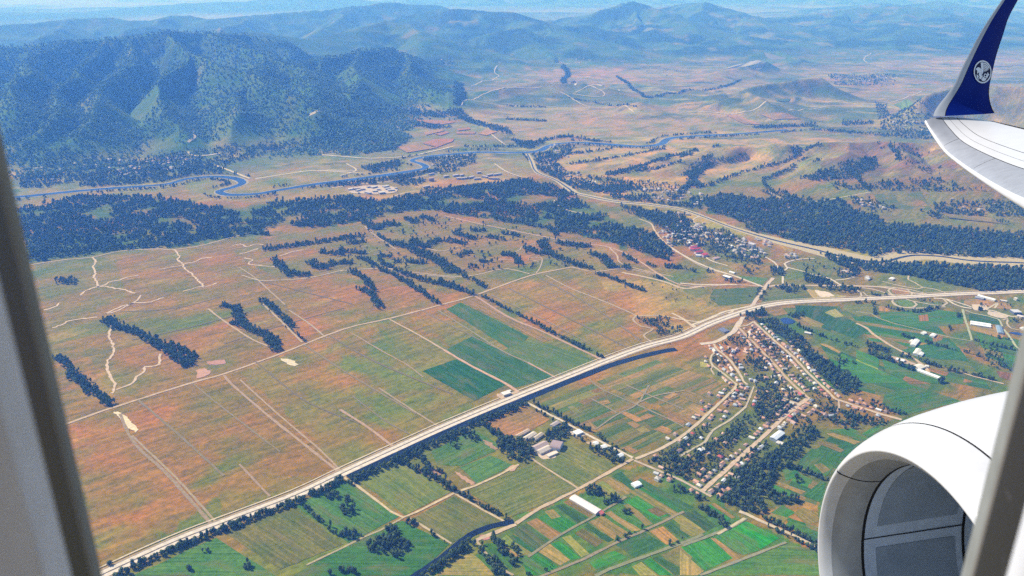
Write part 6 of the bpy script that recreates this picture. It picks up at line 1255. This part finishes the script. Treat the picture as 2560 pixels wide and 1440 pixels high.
lip = [(.236, .758), (.19, .760), (.14, .768), (.10, .780), (.07, .794), (.045, .808), (.022, .824), (.008, .838), (0, .850), (.004, .862), (.016, .878), (.035, .893), (.065, .912), (.10, .932), (.15, .955), (.20, .974), (.216, .979)]
def dense(P, m=5):
    P = np.array(P); Q = np.vstack([2 * P[0] - P[1], P, 2 * P[-1] - P[-2]]); out = []
    for i in range(1, len(Q) - 2):
        for k in range(m):
            t = k / m; a, b, c, d = Q[i - 1:i + 3]
            out.append(.5 * (2 * b + (c - a) * t + (2 * a - 5 * b + 4 * c - d) * t * t + (3 * b - a - 3 * c + d) * t ** 3))
    return out + [P[-1]]
lo_ = part('inlet_lip', *turned(dense(lip)), M['lip'], engine)
lo_.data.materials.append(M['barrel'])
lo_.data.polygons.foreach_set('material_index', [1 if k // 120 < 22 else 0 for k in range(len(lo_.data.polygons))])
cowl = [(.226, .982), (.32, 1.010), (.45, 1.040), (.7, 1.082), (1.0, 1.112), (1.4, 1.142), (1.9, 1.160), (2.4, 1.160), (3.0, 1.10), (3.6, .98), (4.0, .86)]
part('cowl', *turned(dense(cowl)), M['paint'], engine)
part('cowl_seam', *turned([(.212, .972), (.23, .978)]), M['seam'], engine)
part('inlet_lining', *turned([(.25, .757), (.4, .763), (.6, .772), (.8, .782), (1.0, .79), (1.35, .79)]), M['frame'], engine)
part('throat_seam', *turned([(.234, .7565), (.252, .7555)]), M['seam'], engine)
def acoustic(a0, a1):
    prof = [(.335, .757), (.5, .764), (.7, .7735), (.90, .7835)]
    V, F = turned(prof, a0, a1, 40)
    o = part('acoustic_panel', V, F, M['acoustic'], engine)
    uv = o.data.uv_layers.new(name='UVMap')
    m = 41
    for lp in o.data.loops:
        i, k = divmod(lp.vertex_index, m)
        uv.data[lp.index].uv = (prof[i][0] / 1.0, math.radians(a0 + (a1 - a0) * k / 40) * .77)
for a0, a1 in ((64, 184), (195, 310), (-42, 54)):
    acoustic(a0, a1)
for a_, s0, s1, r0, r1, w_ in ((190, .25, .95, .7548, .783, .55), (312, .25, .95, .7548, .783, .55), (59, .25, .95, .7548, .783, .55)):
    part('lining_seam', *turned([(s0, r0), (s1, r1)], a_ - w_ / 2, a_ + w_ / 2, 1), M['seam'], engine)
part('barrel_seam', *turned([(s, r - .0012) for s, r in lip[:7]] + [(.006, .845 - .012), (-.002, .850), (.006, .866)], 152.6, 153.3, 1), M['seam'], engine)
part('aft_ring', *turned([(.945, .7825), (.965, .7830)]), M['seam'], engine)
part('rear_case', *turned([(1.35, .79), (1.36, .30)]), M['seam'], engine)
blade_V = []
for k in range(24):
    a0 = 360 / 24 * k
    V = []; F = []
    for i in range(6):
        r = .24 + (.775 - .24) * i / 5
        tw = math.radians(25 + 35 * i / 5)
        for sgn in (-1, 1):
            da = sgn * .095 * math.cos(tw) / r * 1.3
            t = math.radians(a0) + da
            V.append(EC + AX * (1.15 + sgn * .10 * math.sin(tw)) + r * (math.cos(t) * E1 + math.sin(t) * E2))
    F = [(2 * i, 2 * i + 1, 2 * i + 3, 2 * i + 2) for i in range(5)]
    part('fan_blade', V, F, M['fan'], engine)
part('spinner', *turned([(.72, .004), (.76, .06), (.86, .14), (1.0, .21), (1.2, .26)], n=48), M['fan'], engine)

# wing: stations from the tip inboard, leading and trailing edge
STN = [((2312, 305), 15.5), ((2330, 336), 15.15), ((2360, 378), 14.5), ((2400, 412), 13.4), ((2455, 451), 11.8), ((2510, 487), 10.0), ((2560, 517), 8.3)]
LEs = [at_b(p[0], p[1], b) for p, b in STN]
LEs.append(LEs[-1] + (LEs[-1] - LEs[-2]) * 1.2)
TEs = []
for q in LEs:
    b = q[1]
    TEs.append(np.array([12.43 - (15.5 - b) * .22, b, -2.86 + (15.5 - b) * .055]))
def cr(P, m):
    P = np.array(P); Q = np.vstack([2 * P[0] - P[1], P, 2 * P[-1] - P[-2]]); out = []
    for i in range(1, len(Q) - 2):
        for k in range(m):
            t = k / m; a, b, c, d = Q[i - 1:i + 3]
            out.append(.5 * (2 * b + (c - a) * t + (2 * a - 5 * b + 4 * c - d) * t * t + (3 * b - a - 3 * c + d) * t ** 3))
    out.append(P[-1]); return np.array(out)
LEc, TEc = cr(LEs, 6), cr(TEs, 6)
def yt(u): return 5 * (.2969 * math.sqrt(u) - .126 * u - .3516 * u * u + .2843 * u ** 3 - .1015 * u ** 4)
def skin(us, upper=True, lift=0.0):
    V = []; F = []; m = len(us)
    for le, te in zip(LEc, TEc):
        ch = te - le; c = np.linalg.norm(ch)
        for u in us:
            h = yt(abs(u)) * .125 * c
            z = h + lift if (upper and u >= 0) else -.55 * h - lift
            V.append(wpos(le + ch * abs(u) + np.array([0, 0, z]) - np.array([lift if abs(u) < .03 else 0, 0, 0])))
    for i in range(len(LEc) - 1):
        for k in range(m - 1):
            F.append((i * m + k, (i + 1) * m + k, (i + 1) * m + k + 1, i * m + k + 1))
    return V, F
wing = obj('aircraft_wing', None, loc=tuple(wpos(TEs[0])), label='white swept wing with grey leading edge slat and tall blue winglet', category='wing')
U = lambda a, b, n: list(np.linspace(a, b, n))
part('wing_box', *skin([-1.0, -.7, -.4, -.2, -.1, -.05, -.015, 0, .01, .03, .06, .12, .2, .3, .4, .5, .6, .8, 1.0], True, -.012), M['seam'], wing)
slat_us = [-.06, -.03, -.012, 0, .004, .012, .025, .045, .07, .10, .14, .18, .225]
part('slat', *skin(slat_us, True, .002), M['metal'], wing)
part('slat_nose_highlight', *skin([-.022, -.012, -.004, 0, .003, .008, .014], True, .006), M['paint'], wing)  # white strip that paints the bright highlight along the leading edge
part('skin_panel', *skin(U(.235, .33, 5), True, .0), M['paint'], wing)
part('skin_panel', *skin(U(.334, .455, 5), True, .0), M['paint'], wing)
part('skin_panel', *skin(U(.463, 1.0, 12), True, .0), M['paint'], wing)
part('lower_skin', *skin([-.06, -.1, -.2, -.4, -.6, -.8, -1.0], True, .002), M['paint'], wing)
# tip closing plate
V, F = [], []
for u in (0, .05, .12, .2, .35, .5, .7, 1.0):
    le, te = LEc[0], TEc[0]; ch = te - le; c = np.linalg.norm(ch); h = yt(u) * .125 * c
    V += [wpos(le + ch * u + np.array([0, .004, h])), wpos(le + ch * u + np.array([0, .004, -.55 * h]))]
F = [(2 * k, 2 * k + 1, 2 * k + 3, 2 * k + 2) for k in range(7)]
part('tip_plate', V, F, M['stripe'], wing)
for k in (11, 21):                             # slat joints
    le, te = LEc[k], TEc[k]; ch = te - le; c = np.linalg.norm(ch)
    V = []
    for u in (.004, .03, .07, .12, .18, .225):
        h = yt(u) * .125 * c + .0035
        for db in (-.006, .006): V.append(wpos(le + ch * u + np.array([0, db, h])))
    part('slat_joint', V, [(2 * i, 2 * i + 1, 2 * i + 3, 2 * i + 2) for i in range(5)], M['seam'], wing)
# winglet
WL = [(2333,290),(2338,276),(2350,258),(2368,236),(2388,206),(2405,170),(2428,125),(2455,75),(2480,36),(2507,-4),(2530,-40)]
WT = [(2486,283),(2479,269),(2474,251),(2472,229),(2475,205),(2482,173),(2492,133),(2508,85),(2522,42),(2546,-4),(2556,-40)]
WB = [15.5,15.60,15.70,15.78,15.84,15.90,15.97,16.05,16.12,16.20,16.26]
def wl_skin(us, inner, lift=0.0):
    A = cr([at_b(p[0], p[1], b) for p, b in zip(WL, WB)], 4); B = cr([at_b(p[0], p[1], b) for p, b in zip(WT, WB)], 4)
    V = []; F = []; m = len(us)
    for a, b in zip(A, B):
        c = np.linalg.norm(b - a)
        for u in us:
            t = np.interp(u, [0, .03, .10, .2, .8, 1.0], [0, .018, .034, .042, .036, .004]) * c + lift
            V.append(wpos(a + (b - a) * u + np.array([0, -t if inner else t, 0])))
    for i in range(len(A) - 1):
        for k in range(m - 1):
            F.append((i * m + k, i * m + k + 1, (i + 1) * m + k + 1, (i + 1) * m + k))
    return V, F
winglet_o = part('winglet', *wl_skin([.165, .2, .35, .5, .65, .8, .9, 1.0], True), M['blue'], wing)
part('winglet_outer_skin', *wl_skin([0, .03, .1, .2, .5, .8, 1.0], False), M['blue'], wing)
part('winglet_leading_edge', *wl_skin([0, .012, .03, .06, .1, .165], True, .0005), M['stripe'], wing)
part('winglet_edge_seam', *wl_skin([.160, .172], True, .002), M['seam'], wing)
part('winglet_trailing_seam', *wl_skin([.985, 1.0], True, .003), M['seam'], wing)
# emblem printed on the winglet
_pyc = [p[1] for p in WT][::-1]; _b = WB[::-1]
def emb(X, Y, lift):                           # X, Y on the enlarged view of the emblem
    px, py = 2400 + X / 12.0, 120 + Y / 12.0
    b = np.interp(py, _pyc, _b) - .95 * .0425 - .012 - lift
    return wpos(at_b(px, py, b))
def flat(name, pts, mat, lift, root=winglet_o):
    return part(name, [emb(x, y, lift) for x, y in pts], [range(len(pts))], mat, root, False)
ang = np.linspace(0, 2 * np.pi, 49)[:-1]
flat('emblem_field', [(680 + 250 * math.cos(a), 715 + 325 * math.sin(a)) for a in ang], M['navy'], 0)
V = [emb(680 + k * 266 * math.cos(a), 715 + k * 344 * math.sin(a), .003) for k in (1, .885) for a in ang]
part('emblem_ring', V, [(i, (i + 1) % 48, 48 + (i + 1) % 48, 48 + i) for i in range(48)], M['emblem'], winglet_o, False)
flat('emblem_wing', [(622, 432), (708, 432), (708, 600), (700, 720), (650, 822), (640, 640)], M['emblem'], .003)
for r0, th, a1 in ((268, 40, 22), (212, 36, 18), (162, 32, 14), (112, 28, 8), (66, 24, 4)):
    aa = np.radians(np.linspace(86, a1, 12))
    V = [emb(708 + .72 * r * math.cos(a), 715 - 1.04 * r * math.sin(a), .003) for r in (r0, r0 - th) for a in aa]
    part('emblem_feather', V, [(i, i + 1, 13 + i, 12 + i) for i in range(11)], M['emblem'], winglet_o, False)
flat('emblem_horse', [(475, 665), (485, 615), (535, 578), (600, 588), (636, 640), (640, 700), (645, 825), (690, 830), (632, 935), (555, 905), (592, 870), (560, 800), (578, 740), (545, 738), (530, 770), (514, 760), (516, 690), (503, 650)], M['emblem'], .003)
flat('emblem_foreleg', [(496, 795), (522, 798), (565, 862), (548, 880), (528, 868), (566, 945), (550, 955), (508, 885)], M['emblem'], .003)
flat('emblem_body', [(640, 945), (702, 850), (745, 905), (800, 905), (770, 965), (715, 995), (665, 985)], M['emblem'], .003)
flat('emblem_tail', [(820, 738), (848, 735), (852, 775), (888, 790), (848, 828), (832, 875), (800, 905), (785, 880), (815, 820)], M['emblem'], .003)
V = [emb(762 + k * 48 * math.cos(a), 825 + k * 60 * math.sin(a), .004) for k in (1, .55) for a in ang[::3]]
part('emblem_scroll', V, [(i, (i + 1) % 16, 16 + (i + 1) % 16, 16 + i) for i in range(16)], M['emblem'], winglet_o, False)

# cabin window: pane, rubber seal, dark reveal and the pale surround
M['seal'] = plain('window_seal', (.20, .205, .19), 0.75, 0, .12, 60)
def mat_scratched(name, col, rough):
    m, nt, b = new_mat(name)
    tc = nt.nodes.new('ShaderNodeTexCoord')
    w1 = noise(nt, mapping(nt, tc.outputs['Object'], (18, 18, 160), 0.4), 1.0, 4, .7, 1.5)
    c = mixc(nt, ramp(nt, w1, .66, .72), col, tuple(min(.5, q * 5 + .02) for q in col))
    nt.links.new(c, b.inputs['Base Color']); b.inputs['Roughness'].default_value = rough
    return m
M['reveal'] = mat_scratched('dark_reveal', (.006, .005, .005), .6)
M['gasket'] = plain('window_gasket', (.13, .115, .10), 0.6, 0, .1, 40)
M['liner'] = plain('cabin_liner', (.55, .55, .56), 0.6, 0, .05, 90)
M['liner2'] = plain('cabin_liner_warm', (.46, .41, .37), 0.65, 0, .06, 70)
m, nt, b = new_mat('window_acrylic')
nt.nodes.remove(b)
tr = nt.nodes.new('ShaderNodeBsdfTransparent'); tr.inputs[0].default_value = (.985, .985, .985, 1)
gl = nt.nodes.new('ShaderNodeBsdfGlossy'); gl.inputs['Roughness'].default_value = .02
mx = nt.nodes.new('ShaderNodeMixShader'); mx.inputs[0].default_value = .006
nt.links.new(tr.outputs[0], mx.inputs[1]); nt.links.new(gl.outputs[0], mx.inputs[2]); nt.links.new(mx.outputs[0], nt.nodes['Material Output'].inputs[0])
M['acrylic'] = m
window = obj('cabin_window', None, loc=tuple(wpos(np.array([.0, .28, -.36]))), label='cabin window surround with dark seal framing the whole view', category='window')
def ring(aL, aR, b, zb, zt, rc):
    pts = []
    for cx, cz, a0 in ((aR - rc, zt - rc, 0), (aL + rc, zt - rc, 90), (aL + rc, zb + rc, 180), (aR - rc, zb + rc, 270)):
        for k in range(9):
            t = math.radians(a0 + 90 * k / 8)
            pts.append(wpos(np.array([cx + rc * math.cos(t), b, cz + rc * math.sin(t)])))
    return pts
def rr(bx, pl, pr, grow, rc): return ring(at_b(*pl, bx)[0], at_b(*pr, bx)[0], bx, -.37 - grow, .21 + grow, rc)
RG = [rr(.292, (146, 959), (2482, 1124), 0, .085), rr(.280, (146, 959), (2484, 1124), .0, .085), rr(.270, (129, 959), (2502, 1133), .004, .088),
      rr(.269, (122, 959), (2507, 1133), .005, .09), rr(.262, (112, 959), (2514, 1133), .007, .092), rr(.245, (96, 959), (2527, 1133), .011, .095), rr(.205, (61, 959), (2516, 1439), .02, .10),
      rr(.199, (174, 1439), (2518, 1439), .021, .101), rr(.193, (168, 1439), (2524, 1439), .022, .102), rr(.187, (152, 1439), (2540, 1439), .025, .103), rr(.184, (130, 1439), (2562, 1439), .028, .104), rr(.182, (112, 1439), (2580, 1439), .03, .105), rr(.176, (106, 1439), (2586, 1439), .031, .105), rr(.172, (97, 1439), (2592, 1439), .034, .106), rr(.15, (-20, 1439), (2700, 1439), .05, .11), rr(.13, (-420, 1439), (3000, 1439), .12, .15)]
def hoop(name, i0, i1, mat):
    V = []; F = []; m = 36
    for r in RG[i0:i1 + 1]: V += r
    for i in range(i1 - i0):
        for k in range(m):
            k2 = (k + 1) % m
            F.append((i * m + k, i * m + k2, (i + 1) * m + k2, (i + 1) * m + k))
    return part(name, V, F, mat, window)
hoop('window_seal', 0, 3, M['seal']); hoop('window_gasket', 3, 4, M['gasket']); hoop('window_reveal', 4, 6, M['reveal']); hoop('window_bezel', 6, 11, M['liner']); hoop('bezel_groove', 11, 13, M['liner2']); hoop('side_panel', 13, 15, M['liner2'])
part('window_pane', RG[0], [range(36)], M['acrylic'], window, False)

# ------------------------------------------------------------------ the air: blue summer haze
hz, nt, b = new_mat('haze_air')
nt.nodes.remove(b)
pv = nt.nodes.new('ShaderNodeVolumePrincipled')
pv.inputs['Color'].default_value = (.09, .30, 1.0, 1)
pv.inputs['Absorption Color'].default_value = (1, 1, 1, 1)
pv.inputs['Density'].default_value = 1.0e-4
pv.inputs['Anisotropy'].default_value = 0.1
nt.links.new(pv.outputs[0], nt.nodes['Material Output'].inputs['Volume'])
V, F = box(-1e5, 1e5, -1e5, 1e5, -1.0, 1003.0)
obj('haze', mesh('haze', V, F, [hz]), kind='stuff')
